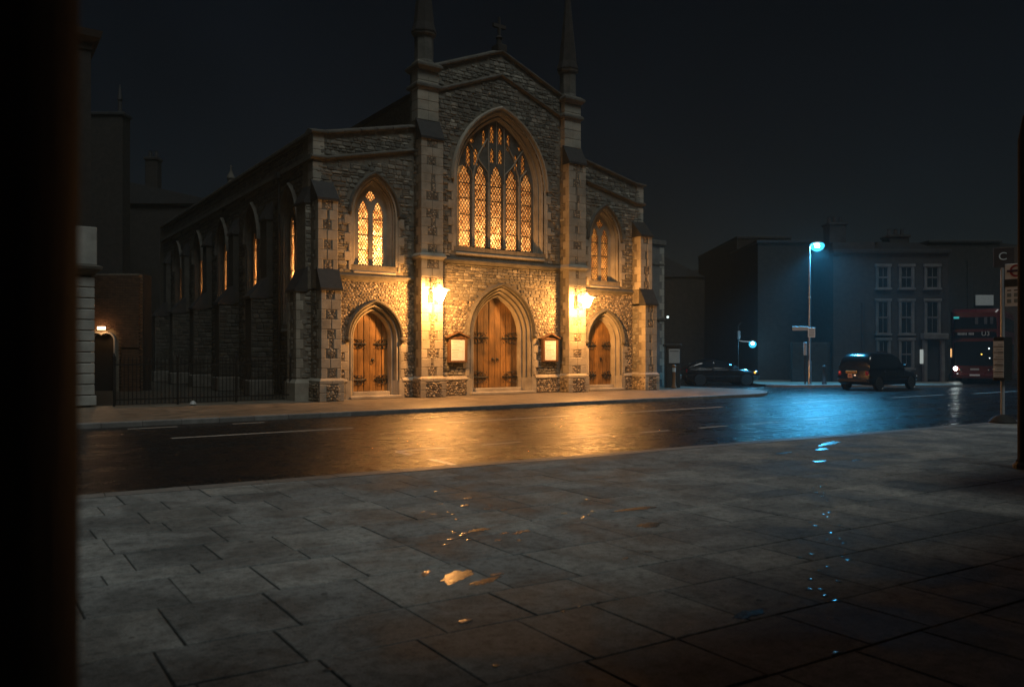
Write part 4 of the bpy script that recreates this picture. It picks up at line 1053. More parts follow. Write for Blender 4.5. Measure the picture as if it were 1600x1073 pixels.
# ------------------------------------------------------------------ vestry at the right of the church and street things on its corner
VB = thing('vestry_building', 'grey rendered building with pale toothed corner stones right of the church', 'building', (27.4, 28.3, 0))
v = MB().box(-1.3, 1.36, 0, 8, 0, 7.0).build('wall', RENDER, VB)
MB().bev(-1.3, 1.46, -.1, 8.1, 7.0, 7.25, .03).build('coping', SOOTSHADE, VB); MB().bev(-1.3, 1.42, -.06, 0, 3.28, 3.42, .02).build('string_course', SOOTSHADE, VB)
MB().bev(-1.3, 1.40, -.04, 0, 6.0, 6.1, .02).build('string_course', SOOTSHADE, VB)
for i in range(20):
    l = .34 if i % 2 else .18; quoin(l, .4, .335, (1.375-l/2, .19, .18+.345*i), v)
sgn_b = thing('noticeboard_sign', 'pale blue-lit sign plates on the grey wall just right of the church', 'sign', (26.65, 28.2, 0))
BLUEL = mat('pale blue sign face', [(0.5,0.58,0.66),(0.6,0.68,0.76)], 0.3)
MB().bev(-.15, .20, -.04, .03, 1.5, 2.35, .01).build('panel', BLUEL, sgn_b); MB().bev(-.20, -.02, -.05, .03, 2.35, 3.15, .01).build('panel', BLUEL, sgn_b)
p = MB().bev(-.1, .22, -.04, .03, 3.2, 3.6, .01).build('panel', CAB, sgn_b)
for k in range(3): MB().box(-.04+.03*k, .17, -.052, -.035, 3.27+.1*k, 3.31+.1*k).build('print', BLUEL, p)
# cabinet and bollard
KB = view_thing('street_cabinet', 'dark upright street cabinet with pale upper panel beside the church corner', 'cabinet', (1052-800)/FPX*38.3, 38.3)
b_ = MB().bev(-.34, .34, 0, .5, 0, 1.98, .02).build('body', CAB, KB)
MB().bev(-.40, .38, -.06, .56, 1.98, 2.10, .025).build('cap', CAB, KB)
MB().bev(-.22, .30, -.035, 0, 1.18, 1.86, .01).build('panel', GREYP, KB); MB().box(-.17, .25, -.042, -.03, 1.74, 1.77).build('slot', BLACKM, KB)
MB().bev(.345, .42, .1, .3, .42, .62, .02).build('handle', STEEL, KB)
def bollard(label, r, d, m, h=1.08, band=None):
    O = view_thing('bollard', label, 'bollard', r, d, 0, 'street bollards')
    MB().lathe([(.13, 0), (.13, .08), (.085, .14), (.075, h-.14), (.10, h-.11), (.10, h-.05), (.075, h), (.02, h+.03)], 0, 0, 14).build('post', m, O, smooth=40)
    if band: MB().lathe([(.088, band-.10), (.088, band+.10)], 0, 0, 14).build('band', WHITEP, O, smooth=40)
    return O
bollard('brown bollard with a white band in front of the street cabinet', (1053-800)/FPX*37.6, 37.6, ORANGEP, 1.1, .88)
bollard('black bollard on the kerb behind the taxi', (1288-800)/FPX*42.6, 42.6, BLACKM, 1.0)
bollard('slim dark bollard near the front of the parked car', (1143-800)/FPX*41.0, 41.0, BLACKM, 0.95) if False else None

# ------------------------------------------------------------------ street lamps and their signs
BLUE = (0.06, 0.50, 0.95)
SL = view_thing('street_lamp', 'tall street lamp glowing blue-white above the road junction', 'street lamp', (1265-800)/FPX*42.4, 42.4)
MB().lathe([(.10, 0), (.10, 1.2), (.06, 1.3), (.055, 4.5), (.045, 7.35)], 0, 0, 12).build('pole', STEEL, SL, smooth=40)
MB().tube([(0, 0, 7.3), (.1, -.03, 7.45), (.3, -.05, 7.5)], .03, 8).build('arm', STEEL, SL)
MB().loft([[(x, -.05+s*w_, z) for s, z in ((-1, 7.47), (1, 7.47), (.7, 7.58), (-.7, 7.58))] for x, w_ in ((.12, .06), (.22, .13), (.5, .13), (.62, .06))]).build('head', STEEL, SL)
MB().lathe([(.02, 7.47), (.10, 7.44), (.13, 7.36), (.09, 7.28), (.02, 7.26)], .38, -.06, 14).build('bulb', emit('blue lamp glow', (.5, .85, 1.0), 200), SL, smooth=60)
MB().lathe([(.30, 7.50), (.37, 7.42), (.36, 7.30), (.28, 7.17), (.14, 7.09), (.02, 7.06)], .38, -.06, 22).build('halo_bowl', glow_shell('blue lamp bowl', (.05, .50, .85), 3.5, .45), SL, smooth=60)  # emission in this shell imitates the halo round the bulb
sl_ = lamp('street_light', 'SPOT', (.38, -.06, 7.22), 9500, BLUE, SL, .12, spot_size=R_(124), spot_blend=.5)
sl_.rotation_euler = (R_(-25), 0, 0); lamp('street_light', 'POINT', (.38, -.06, 7.22), 650, BLUE, SL, .12)
MB().lathe([(.07, 4.6), (.07, 4.68)], 0, 0, 10).build('band', WHITEP, SL)
sg1 = tag(MB().bev(-.95, -.1, -.02, .02, 2.86, 3.08, .008).build('street_name_sign', GREYP, loc=RD((1265-800)/FPX*42.4, 42.3), kind=None), 'narrow street name plate fixed to the blue lamp post', 'sign'); sg1.rotation_euler = (0, 0, VIEW_ROT)
sg2 = view_thing('parking_sign', 'small white sign plate with dark lines on the lamp post', 'sign', (1267.5-800)/FPX*42.3, 42.25)
MB().bev(-.19, .19, -.015, .015, 2.5, 3.02, .006).build('plate', SIGNW, sg2)
for k in range(4): MB().box(-.14, .14, -.02, -.012, 2.58+.1*k, 2.62+.1*k).build('print', INK, sg2)
tp_ = view_thing('traffic_post', 'thin post with a pale box left of the lamp post', 'post', (1258-800)/FPX*42.6, 42.6)
MB().lathe([(.04, 0), (.04, 2.2)], 0, 0, 8).build('pole', BLACKM, tp_); MB().bev(-.08, .08, -.08, .04, 1.55, 2.25, .02).build('box', GREYP, tp_)

WLB = view_thing('wall_lamp', 'low bracket lamp glowing blue-white above the parked car', 'lamp', (1153-800)/FPX*48, 48)
MB().tube([(0, 0, 0), (0, 0, 3.2), (.05, -.05, 3.4), (.15, -.1, 3.5)], .05, 8).build('pole', BLACKM, WLB)
MB().tube([(0, 0, 2.42), (.3, -.1, 2.36), (.7, -.2, 2.34)], .03, 6).build('arm', STEEL, WLB)
MB().bev(-.05, .12, -.12, .05, 2.5, 3.0, .03).build('junction_box', GREYP, WLB)
MB().lathe([(.01, 2.16), (.07, 2.19), (.08, 2.28), (.03, 2.33)], .82, -.22, 12).build('bulb', emit('blue wall lamp glow', (.4, .85, 1.0), 120), WLB, smooth=60)
MB().lathe([(.02, 1.98), (.14, 2.02), (.22, 2.13), (.22, 2.26), (.14, 2.37)], .82, -.22, 18).build('halo_globe', glow_shell('blue wall lamp globe', (.05, .55, .85), 2.0, .45), WLB, smooth=60)  # glow put into this shell imitates the bracket lamp's halo
MB().lathe([(.2, 2.36), (.2, 2.39), (.06, 2.46)], .82, -.22, 12).build('hood', STEEL, WLB)
lamp('bracket_light', 'POINT', (.82, -.22, 2.22), 130, BLUE, WLB, .15)

# ------------------------------------------------------------------ buildings on the right
B, h = block('flat_roofed_block', 'big dark flat-roofed block behind the blue street lamp', 16.4, 20.3, 58, 10.0, 12)
MB().bev(-h-.06, h+.06, -.08, 12, 10.0, 10.18, .02).build('coping', SLATE, B)
MB().bev(h-.0, h+1.0, .5, 12, 0, 9.4, .02).build('stair_tower', BRICKD, B)
B, h = block('gabled_row', 'low dark row of roofs between the church and the flat-roofed block', 14.5, 20.5, 76, 9.2, 8)
MB().prism([(-h, 9.2), (h, 9.2), (h, 9.9), (-h, 9.3)], lambda u, v, t: (u, t, v), (), -.1, 8).build('roof', SLATE, B)
ch = MB().bev(h-1.3, h-.7, 1, 1.8, 9.6, 10.7, .03).build('chimney', BRICKD, B)
B, h = block('side_street_house', 'dark brick house down the side street behind the parked car', 10.2, 15.0, 62, 7.6, 6)
MB().prism([(-h, 7.6), (h, 7.6), (-h+1.2, 9.4)], lambda u, v, t: (u, t, v), (), -.1, 6).build('roof', SLATE, B)
lw_ = MB().bev(1.35-1.9, 1.50-1.9, -.06, .02, 4.4, 4.55, .01).build('lamp_glass', emit('far pin light', (.8, 1.0, .95), 2.0), B)

# terrace with its windows
TD = 46.4
def tx(px): return (px-800)/FPX*TD
def tz(py): return 1.65 - (py-552)*TD/FPX
T0, T1 = tx(1302), tx(1482)
TE = view_thing('terrace_house', 'dark brick terrace with pale window surrounds behind the taxi', 'house', (T0+T1)/2, TD)
o_ = -(T0+T1)/2
MB().box(T0+o_, T1+o_, 0, 7, 0, tz(392)).box(T0+o_, tx(1368)+o_, .1, 7, tz(392), tz(378)).build('wall', BRICKD, TE)
MB().bev(T0+o_-.05, T1+o_+.1, -.14, .3, tz(396), tz(390), .02).build('cornice', SLATE, TE)
MB().prism([(tx(1368)+o_, tz(392)), (T1+o_, tz(392)), (tx(1440)+o_, tz(378)), (tx(1375)+o_, tz(376))], FACE, (), .4, 7).build('roof', SLATE, TE)
for a, b, c, d in ((1309, 1336, 380, 346), (1405, 1437, 390, 366)):
    chm = MB().bev(tx(a)+o_, tx(b)+o_, 1.2, 2.2, tz(c)-.4, tz(d), .04).bev(tx(a)+o_-.08, tx(b)+o_+.08, 1.12, 2.28, tz(d), tz(d)+.15, .03).build('chimney', BRICKD, TE)
    for k in range(3):
        xx = tx(a)+o_+(tx(b)-tx(a))*(k+.5)/3
        MB().lathe([(.13, tz(d)+.15), (.1, tz(d)+.5), (.13, tz(d)+.55)], xx, 1.7, 8).build('chimney_pot', SLATE, chm)
SURR = mat('grey painted surround', [(0.11,0.105,0.10),(0.16,0.155,0.145)], 0.7, nscale=3, dirt=(2.0, 0.7))
def sash(x0, x1, z0, z1, split=True):
    fr = MB(); t_ = .13
    fr.bev(x0, x0+t_, -.08, .02, z0, z1, .01).bev(x1-t_, x1, -.08, .02, z0, z1, .01).bev(x0-.05, x1+.05, -.12, .02, z1, z1+.16, .015).bev(x0-.06, x1+.06, -.14, .02, z0-.12, z0, .015)
    w_ = fr.build('window', SURR, TE)
    zm = (z0+z1)/2
    for a, b, y in ((z0, zm, -.015), (zm, z1, -.035)):
        s_ = MB().box(x0+t_, x0+t_+.05, y, y+.02, a, b).box(x1-t_-.05, x1-t_, y, y+.02, a, b).box(x0+t_+.05, x1-t_-.05, y, y+.02, a, a+.05).box(x0+t_+.05, x1-t_-.05, y, y+.02, b-.05, b).box((x0+x1)/2-.015, (x0+x1)/2+.015, y, y+.02, a+.05, b-.05).build('sash', SURR, w_)
        MB().box(x0+t_+.052, (x0+x1)/2-.017, y+.004, y+.01, a+.052, b-.052).build('pane', DGLASS, w_); MB().box((x0+x1)/2+.017, x1-t_-.052, y+.004, y+.01, a+.052, b-.052).build('pane', DGLASS, w_)
for a, b in ((1368, 1391), (1404, 1428), (1444, 1469)):
    sash(tx(a)+o_, tx(b)+o_, tz(450), tz(417)); sash(tx(a)+o_, tx(b)+o_, tz(521), tz(471))
sash(tx(1369)+o_, tx(1391)+o_, tz(575), tz(532)); sash(tx(1404)+o_, tx(1428)+o_, tz(575), tz(532))
dk = MB().bev(tx(1441)+o_, tx(1446)+o_, -.25, .02, 0, tz(531), .02).bev(tx(1468)+o_, tx(1473)+o_, -.25, .02, 0, tz(531), .02).bev(tx(1438)+o_, tx(1477)+o_, -.4, .02, tz(530), tz(521), .03).build('door_case', SURR, TE)
MB().bev(tx(1447)+o_, tx(1467)+o_, -.06, .0, .1, tz(534), .02).build('door', BLACKM, TE)
MB().bev(tx(1437)+o_, tx(1440.2)+o_, -.2, .0, tz(568), tz(546), .02).build('porch_lamp', emit('porch lamp glass', (.85, .95, .9), .35), TE)
MB().bev(tx(1346)+o_, tx(1349)+o_, -.1, .0, .3, tz(472), .02).build('drainpipe', BLACKM, TE)
MB().bev(T0+o_-2.3, T0+o_, .3, .6, 0, 2.3, .04).build('garden_wall', BRICKD, TE)
LH = view_thing('corner_house', 'dark plain house end left of the terrace under the street lamp', 'house', tx(1270)*1.06, 49.5)
MB().box(-3.3, 1.7, 0, 6, 0, 8.5).build('wall', BRICKD, LH); MB().bev(-3.4, 1.75, -.1, 6.05, 8.5, 8.68, .02).build('parapet', SLATE, LH)

B, h = block('rear_brick_block', 'dark building with a pale sign panel above the red bus', 33.0, 38.6, 63, 10.4, 8)
MB().bev(-h-.1, h+.1, -.15, 8, 10.4, 10.6, .03).build('cornice', SLATE, B)
cxs = (1537-800)/FPX*63 - 35.8
sp_ = MB().bev(cxs-.72, cxs+.72, -.12, 0, 5.42, 6.25, .02).build('sign_panel', SIGNW, B)
MB().bev(h-2.6, h-2.2, -.06, 0, 3, 9, .02).build('pilaster', BRICKD, B)
B, h = block('brown_brick_house', 'brown brick building rising behind the bus stop letter', 40.6, 43.2, 67, 10.6, 8, BRICKR)
MB().prism([(-h, 10.6), (h, 10.6), (h, 10.7), (-h, 11.0)], FACE, (), 0, 8).build('roof', SLATE, B)
B, h = block('end_block', 'dark building end at the far right behind the bus stop', 44.0, 60, 72, 9.5, 8)
MB().bev(-h, h, -.1, 8, 9.5, 9.7, .02).build('coping', SLATE, B)

# ------------------------------------------------------------------ vehicles
def wheel(parent, x, y, r, w_, side):
    t_ = MB().lathe_axis([(r*.62, -w_/2), (r*.9, -w_/2), (r, -w_*.3), (r, w_*.3), (r*.9, w_/2), (r*.62, w_/2)], (x, y, r), 'y', 24).build('wheel', RUBBER, parent, smooth=40)
    MB().lathe_axis([(.03, side*w_*.36), (r*.2, side*w_*.44), (r*.35, side*w_*.30), (r*.58, side*w_*.40), (r*.64, side*w_*.46), (r*.64, side*w_*.30), (.03, side*w_*.2)], (x, y, r), 'y', 20).build('rim', STEEL, t_, smooth=35)
def shell(stations, n=5):
    """closed skin through cross-sections (x, half width at sill, at belt, at top, z sill, z belt, z top)"""
    rings = []
    for x, ws, wb, wt, zs, zb, zt in stations:
        half = [(ws*.9, zs), (ws, zs+.05), (wb, zs+(zb-zs)*.55), (wb, zb), (wt+(wb-wt)*.35, zb+(zt-zb)*.62), (wt, zt-.06), (wt*.82, zt), (wt*.4, zt+.015)]
        rings.append([(x, y, z) for y, z in half] + [(x, -y, z) for y, z in reversed(half)])
    return MB().loft(rings)
def car(name, label, loc, rz, taxi=True, group=None):
    K = thing(name, label, 'taxi' if taxi else 'car', loc, rz, group)
    H = 1.80 if taxi else 1.46; Lc = 4.55 if taxi else 4.1; W = .88
    bh = .98 if taxi else .92
    body = shell([(0, .62, .66, .60, .42, .62, .80), (.04, .80, .82, .76, .34, .70, bh-.02), (.25, .84, W, .84, .26, .75, bh+.03), (1.0, .85, W, .86, .24, .75, bh+.05), (2.6, .85, W, .86, .24, .75, bh+.03), (3.2, .85, W, .82, .24, .74, bh+.0), (Lc-.55, .82, .86, .70, .26, .70, bh-.06), (Lc-.18, .76, .80, .60, .30, .66, bh-.15), (Lc-.02, .60, .66, .48, .40, .60, .76), (Lc, .5, .5, .4, .45, .58, .66)])
    b_ = body.build('body', BLACKP, K, smooth=50)
    if taxi: st = [(.10, .82, .80, .70, bh-.02, bh+.2, bh+.3), (.22, .82, .80, .72, bh-.02, bh+.35, H-.22), (.48, .84, .82, .70, bh, 1.3, H-.04), (1.0, .84, .82, .69, bh, 1.32, H), (2.2, .84, .82, .68, bh, 1.3, H-.01), (2.75, .83, .80, .64, bh, 1.25, H-.12), (3.1, .80, .76, .62, bh-.02, bh+.2, 1.36), (3.35, .76, .70, .60, bh-.03, bh+.05, bh+.1)]
    else: st = [(.15, .78, .76, .66, bh-.04, bh+.06, bh+.12), (.75, .80, .76, .62, bh-.02, 1.16, H-.06), (1.3, .80, .76, .60, bh, 1.18, H), (2.1, .80, .76, .58, bh, 1.16, H-.04), (2.9, .78, .72, .58, bh-.02, bh+.08, bh+.14)]
    cb = shell(st).build('cabin', BLACKP, K, smooth=50)
    def glass(pts, nm='window'):
        P = [Vector(p) for p in pts]; c = sum(P, Vector())/len(P); nrm = (P[1]-P[0]).cross(P[2]-P[1]).normalized()
        m_ = MB(); k = len(P); ctr = Vector((Lc/2, 0, 1.0))
        if nrm.dot(c-ctr) < 0: nrm = -nrm
        m_.loft([[p - nrm*.01 for p in P], [p + nrm*.012 for p in P], [c+(p-c)*.97 + nrm*.016 for p in P]])
        m_.build(nm, DGLASS, K)
    for s in (-1, 1):
        if taxi:
            glass([(.52, s*.835, 1.1), (1.30, s*.84, 1.1), (1.30, s*.765, 1.66), (.68, s*.765, 1.64)])
            glass([(1.36, s*.84, 1.1), (2.20, s*.84, 1.1), (2.20, s*.76, 1.65), (1.36, s*.765, 1.66)])
            glass([(2.26, s*.84, 1.1), (2.98, s*.815, 1.08), (2.72, s*.735, 1.55), (2.26, s*.755, 1.64)])
        else:
            glass([(.75, s*.80, 1.0), (1.5, s*.80, 1.0), (1.5, s*.70, 1.36), (.95, s*.70, 1.33)]); glass([(1.56, s*.80, 1.0), (2.6, s*.79, 1.0), (2.15, s*.70, 1.34), (1.56, s*.70, 1.36)])
    if taxi:
        glass([(.175, -.70, 1.12), (.175, .70, 1.12), (.30, .66, 1.56), (.30, -.66, 1.56)], 'rear_window'); glass([(3.16, -.66, 1.10), (3.16, .66, 1.10), (2.82, .58, 1.58), (2.82, -.58, 1.58)], 'windscreen')
    else:
        glass([(.28, -.64, 1.02), (.28, .64, 1.02), (.68, .58, 1.32), (.68, -.58, 1.32)], 'rear_window'); glass([(2.88, -.64, 1.0), (2.88, .64, 1.0), (2.28, .56, 1.36), (2.28, -.56, 1.36)], 'windscreen')
    ax0, ax1 = (.78, 3.66) if taxi else (.72, 3.3)
    for x in (ax0, ax1):
        for s in (-1, 1):
            MB().loft([[(x+r_*math.cos(2*math.pi*q/24), s*y_, .34+r_*math.sin(2*math.pi*q/24)) for q in range(24)] for r_, y_ in ((.345, .84), (.345, .885), (.36, .90), (.385, .895), (.40, .86), (.40, .84))], cap=False).build('wheel_arch', BLACKP, K, smooth=50)
            wheel(K, x, s*.80, .325, .20, s)
    for s in (-1, 1):
        MB().bev(-.012, .06, s*.70-.07, s*.70+.07, .72, .92, .015).build('tail_light', REDLENS, K)
        MB().lathe_axis([(.02, .06), (.11, .05), (.12, 0.0), (.12, -.04)], (Lc-.16, s*.56, .72), 'x', 14).build('headlight', CHROME, K, smooth=40)
        m_ = MB().bev(2.86 if taxi else 2.45, 3.0 if taxi else 2.6, s*.96-.08, s*.96+.08, 1.08, 1.24, .03).build('mirror', BLACKP, K)
        for xh in ((1.28, 2.2) if taxi else (1.45, 2.4)): MB().bev(xh-.08, xh+.06, s*.885-.012, s*.885+.012, .88, .91, .006).build('door_handle', CHROME, K)
        for xh in ((1.33, 2.23, 3.05) if taxi else (1.53, 2.6)): MB().box(xh-.004, xh+.004, *sorted((s*.872, s*.884)), .34, bh).build('door_seam', BLACKM, K)
        MB().bev(.5, 3.9, s*.872-.01, s*.872+.014, .50, .54, .006).build('side_strip', BLACKM, K)
    MB().bev(-.07, .10, -.78, .78, .40, .56, .03).build('rear_bumper', BLACKM, K); MB().bev(Lc-.12, Lc+.05, -.62, .62, .38, .54, .03).build('front_bumper', BLACKM, K)
    if taxi:
        pl_ = MB().bev(-.03, .02, -.20, .36, .82, .94, .008).build('number_plate', YPLATE, K)
        for k in range(7): MB().box(-.0345, -.028, -.17+.072*k, -.125+.072*k, .85, .91).build('plate_character', INK, pl_)
        pl2 = MB().bev(-.03, .02, .02, .26, .60, .79, .008).build('licence_plate', PINKPLATE, K)
        for k in range(3): MB().box(-.0345, -.028, .06+.055*k, .10+.055*k, .66, .74).build('plate_character', ROUNDR, pl2)
        MB().loft([[(2.45+x, y*wk, z) for x, z in ((0, H-.03), (.0, H+.07), (.14, H+.09), (.2, H-.08))] for y, wk in ((-.24, 1), (.24, 1))]).build('roof_sign', BLACKP, K)
        MB().bev(-.02, .02, -.15, -.05, .70, .75, .01).build('rear_lamp', emit('small rear lamp', (1, .62, .4), 1.2), K)
        MB().bev(-.025, .03, .66, .74, .82, .9, .01).build('tail_lamp', emit('tail lamp red', (1, .1, .05), .5), K)
    else:
        MB().bev(Lc-.36, Lc-.27, -.85, -.79, .68, .78, .01).build('indicator', emit('indicator amber', (1, .42, .05), 2.5), K)
    MB().bev(Lc-.03, Lc+.03, -.3, .3, .52, .72, .02).build('grille', CHROME, K)
    return K
car('black_taxi', 'black London taxi seen from behind on the blue-lit road', (35.22, 22.15, -.12), R_(0.5))
pc = RD((1116-800)/FPX*44.2, 44.2, -.12)
car('parked_car', 'dark parked car with amber indicator lit in the side street', tuple(Vector(pc) - Vector((math.cos(VIEW_ROT), math.sin(VIEW_ROT), 0))*1.75), VIEW_ROT+R_(3), False)

# double-decker bus
ba = R_(36)
fx_, fy_, _ = RD((1523-800)/FPX*46.2, 46.2)
hd = RD(-math.sin(ba), -math.cos(ba))
BU = thing('double_decker_bus', 'red double-decker bus coming along the road with a headlight lit', 'bus', (fx_, fy_, -.12), math.atan2(hd[1], hd[0]))
W = 1.27; BL = 10.4
def bsec(x, w_, z0, z1, rr=.16):
    return [(x, -w_, z0), (x, w_, z0), (x, w_, z1-rr), (x, w_-rr*.35, z1-rr*.3), (x, w_-rr, z1), (x, -w_+rr, z1), (x, -w_+rr*.35, z1-rr*.3), (x, -w_, z1-rr)]
MB().loft([bsec(-BL, W-.05, .34, 4.3), bsec(-BL+.1, W, .30, 4.38), bsec(-.5, W, .30, 4.38), bsec(-.16, W-.03, .30, 4.32), bsec(0.0, W-.14, .34, 4.16)]).build('body', RED, BU, smooth=30)
def curved(y0, y1, z0, z1, bul, m_, nm, nseg=20, xb=.02):
    mb = MB(); r0 = []
    for k in range(nseg+1):
        y = y0+(y1-y0)*k/nseg
        x = xb + .012 - max(0, (abs(y)-1.03)/.17)**2*.14
        r0.append([(x-.06, y, z0), (x+bul, y, z0), (x+bul-.03, y, (z0+z1)/2), (x+bul-.07, y, z1), (x-.1, y, z1)])
    return mb.loft(r0).build(nm, m_, BU, smooth=40)
curved(-W+.09, W-.09, 1.06, 2.62, .03, DGLASS, 'windscreen'); curved(-W+.09, W-.09, 2.66, 3.12, .02, BLACKP, 'destination_blind'); curved(-W+.09, W-.09, 3.18, 4.08, .02, DGLASS, 'upper_windscreen')
AMB = mat('blind lettering', [(0.45,0.48,0.46),(0.5,0.53,0.5)], 0.5)
bl = BU.children[-2]
FR = (R_(90), 0, R_(90))
text('route_number', 'U3', .36, AMB, bl, (.075, .55, 2.90), FR)
for k, (a, b) in enumerate(((-.86, -.36), (-.30, .02))): 
    for q in range(int((b-a)/.07)): MB().box(.045, .062, a+.07*q, a+.07*q+.045, 2.84, 2.97).build('blind_letter', AMB, bl)
MB().bev(-.05, .045, -.95, .95, .42, .60, .03).build('bumper', RED, BU)
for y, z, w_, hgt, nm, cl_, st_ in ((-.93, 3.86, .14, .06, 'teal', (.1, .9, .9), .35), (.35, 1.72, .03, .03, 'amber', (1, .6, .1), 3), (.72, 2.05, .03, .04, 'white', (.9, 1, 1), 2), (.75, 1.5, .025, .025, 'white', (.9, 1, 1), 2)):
    MB().bev(.055, .068, y-w_, y+w_, z-hgt, z+hgt, .004).build('glass_glow', emit('glass glow '+nm, cl_, st_), BU)  # glowing plates on the opaque glass for reflections and lights inside
for y in (.1, .55, .85): MB().bev(.03, .058, y-.08, y+.08, 3.45, 3.85, .01).build('seat_back', mat('seat cloth', [(0.06,0.065,0.07),(0.09,0.095,0.1)], 0.8), BU)
for s in (-1, 1):
    MB().lathe_axis([(.02, .05), (.10, .04), (.11, 0), (.11, -.05)], (.0, s*.98, .88), 'x', 14).build('headlight', CHROME if s > 0 else emit('bus headlight', (.85, 1, .98), 26), BU, smooth=40)
    MB().lathe_axis([(.02, .05), (.07, .04), (.075, 0), (.075, -.05)], (.02, s*.72, .82), 'x', 12).build('fog_lamp', CHROME, BU, smooth=40)
    MB().bev(-.2, .12, s*(W+.16)-.1, s*(W+.16)+.1, 2.0, 2.4, .03).build('mirror', BLACKM, BU)
    MB().tube([(-.1, s*W, 2.55), (.05, s*(W+.12), 2.5), (.0, s*(W+.16), 2.38)], .02, 5).build('mirror_arm', BLACKM, BU)
MB().bev(-.03, .055, -.26, .26, .46, .56, .006).build('number_plate', SIGNW, BU)
text('bus_lettering', 'Abellio', .16, AMB, BU, (.06, .0, .88), FR) if False else MB().box(.01, .032, -.22, .22, .80, .90).build('operator_badge', AMB, BU)
for k in range(6):
    x0 = -1.0-1.5*k
    for z0, z1 in ((1.3, 2.35), (3.15, 3.95)):
        for s in (-1, 1): MB().bev(x0-1.42, x0, s*W-.012, s*W+.012, z0, z1, .008).build('side_window', DGLASS, BU)
MB().bev(-.12, -.09, -W+.02+.0, -W+.06, 1.55, 2.05, .005).build('marker_lamp', emit('amber marker', (1, .55, .2), 1.6), BU)
for x in (-2.6, -8.0):
    for s in (-1, 1): wheel(BU, x, s*(W-.15), .48, .28, s)

# ------------------------------------------------------------------ bus stop, dark post, pillar in front
BS = thing('bus_stop', 'grey bus stop pole with roundel flag and timetable case on the kerb', 'bus stop', (20.38, 8.95, 0))
MB().lathe([(.045, .0), (.045, 3.62), (.03, 3.68)], 0, 0, 14).build('pole', mat('grey pole paint', [(0.3,0.31,0.32),(0.4,0.41,0.42)], 0.35, nscale=4), BS, smooth=40)
MB().lathe([(.30, 0), (.30, .03), (.22, .12), (.10, .19), (.05, .2)], 0, 0, 16).build('base', RUBBER, BS, smooth=40)
fl = MB().bev(-.025, .025, -.56, -.06, 2.76, 3.76, .008).build('flag', SIGNW, BS)
MB().box(-.0285, .0285, -.562, -.058, 3.22, 3.40).build('name_strip', CAB, fl)
ringm = MB(); n = 28; yc, zc = -.31, 3.59
for xs_ in (-1,):
    rings = [[(xs_*.026 + xs_*q, yc + rr_*math.cos(2*math.pi*k/n), zc + rr_*math.sin(2*math.pi*k/n)) for k in range(n)] for rr_, q in ((.145, 0), (.145, .006), (.10, .006), (.10, 0))]
    ringm.loft(rings, cap=False)
ringm.build('roundel_ring', ROUNDR, fl); MB().box(-.036, -.0255, -.51, -.11, 3.562, 3.618).build('roundel_bar', mat('sign blue', [(0.06,0.03,0.06),(0.08,0.04,0.08)], 0.4), fl)
for k in range(3):
    for z0, hh in ((3.12, .03), (2.98, .09), (2.84, .09)):
        MB().box(-.0295, -.0255, -.50+.15*k, -.41+.15*k, z0, z0+hh).build('route_tile', mat('faded tile', [(0.18,0.22,0.22),(0.25,0.29,0.29)], 0.5) if hh > .05 else INK, fl)
lp = MB().bev(-.19, .24, -.012, .012, -.22, .24, .006).build('letter_plate', mat('letter plate brown', [(0.045,0.03,0.028),(0.06,0.042,0.04)], 0.6), BS, loc=(0, 0, 3.92)); lp.rotation_euler = (0, 0, R_(-58))
text('stop_letter', 'C', .26, SIGNW, lp, (.0, -.016, .03), (R_(90), 0, 0), .004)
tc = MB().bev(-.20, .20, -.13, .13, 1.0, 2.04, .015).build('timetable_case', CAB, BS)
tpn = MB().box(-.204, -.199, -.115, .115, 1.08, 1.94).build('timetable', SIGNW, tc)
for z in (1.2, 1.36, 1.5, 1.66, 1.8): MB().box(-.2065, -.2035, -.11, .11, z, z+.02).build('print', INK, tpn)
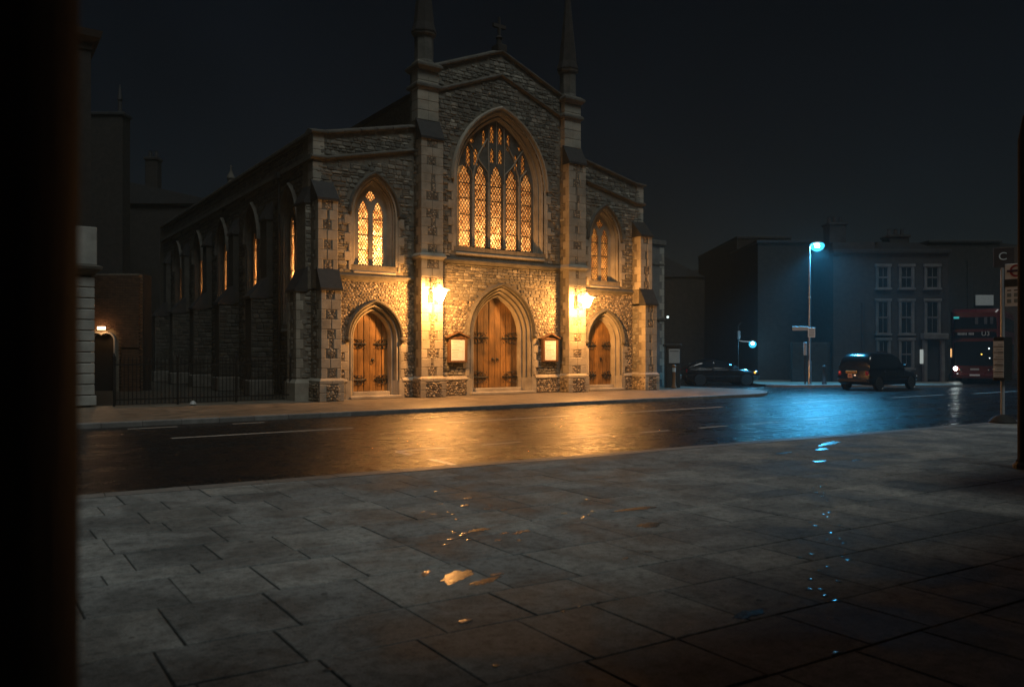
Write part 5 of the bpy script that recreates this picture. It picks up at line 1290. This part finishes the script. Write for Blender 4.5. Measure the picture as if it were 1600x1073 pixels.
for k in range(14): MB().box(-.2065, -.2035, -.10, -.10+rnd.uniform(.08, .19), 1.1+.058*k, 1.112+.058*k).build('print', mat('faded tile', [(0,0,0)]), tpn)

PX = RD((1603-800)/FPX*11.4, 11.4)
dp = thing('dark_post', 'tall black column cut off by the right edge beside the bus stop', 'post', PX)
MB().lathe([(.13, 0), (.13, .1), (.105, .14), (.10, 4.7), (.04, 5.05)], 0, 0, 16).build('shaft', mat('tarred black', [(0.004,)*3,(0.006,)*3], 0.8, spec=0.2), dp, smooth=40)
MB().lathe([(.16, 0), (.16, .06), (.13, .1)], 0, 0, 16).build('base', BLACKM, dp)

PB = thing('pillared_building', 'dark round pillar close up at the far left, out of focus, with unseen shading roofs added', 'building', (0, 0, 0))
tang = math.atan((126-800)/FPX); Dp = 1.15; rp_ = .26
bear = tang - math.asin(rp_/Dp)
pr_, pd_ = Dp*math.sin(bear), Dp*math.cos(bear); ppx, ppy, _ = RD(pr_, pd_)
MB().lathe([(.34, -.05), (.34, .12), (.29, .2), (rp_, .26), (rp_, 5.0), (.30, 5.1), (.34, 5.2), (.34, 5.4)], ppx, ppy, 28).build('pillar', COLUMN, PB, smooth=40)
MB().box(-14, 9.2, -1.6, 1.12, 5.4, 5.55).box(-14, .6, -1.6, 1.12, 5.55, 6.6).build('shade_roof', RENDER, PB)  # unseen roof, added and sized to shade the near pavement
MB().box(-14, 30, -6, -1.6, -.03, 6).build('wall', RENDER, PB)
MB().box(9.55, 24, -1.6, 3.9, 3.0, 3.25).build('shade_canopy', BLACKM, PB)  # unseen canopy, added to cast the shadow edge at the right

# ------------------------------------------------------------------ night haze
hz = bpy.data.materials.new('night haze'); T = NT(hz)
out = T.n('ShaderNodeOutputMaterial'); pvn = T.n('ShaderNodeVolumePrincipled')
pvn.inputs['Color'].default_value = (0.72, 0.96, 1.0, 1); pvn.inputs['Density'].default_value = 0.0011; pvn.inputs['Anisotropy'].default_value = 0.3
T.l(pvn.outputs[0], out.inputs['Volume'])
haze = MB().box(-155, 195, -65, 195, -2.0, 18.6).build('haze', hz, kind='stuff')
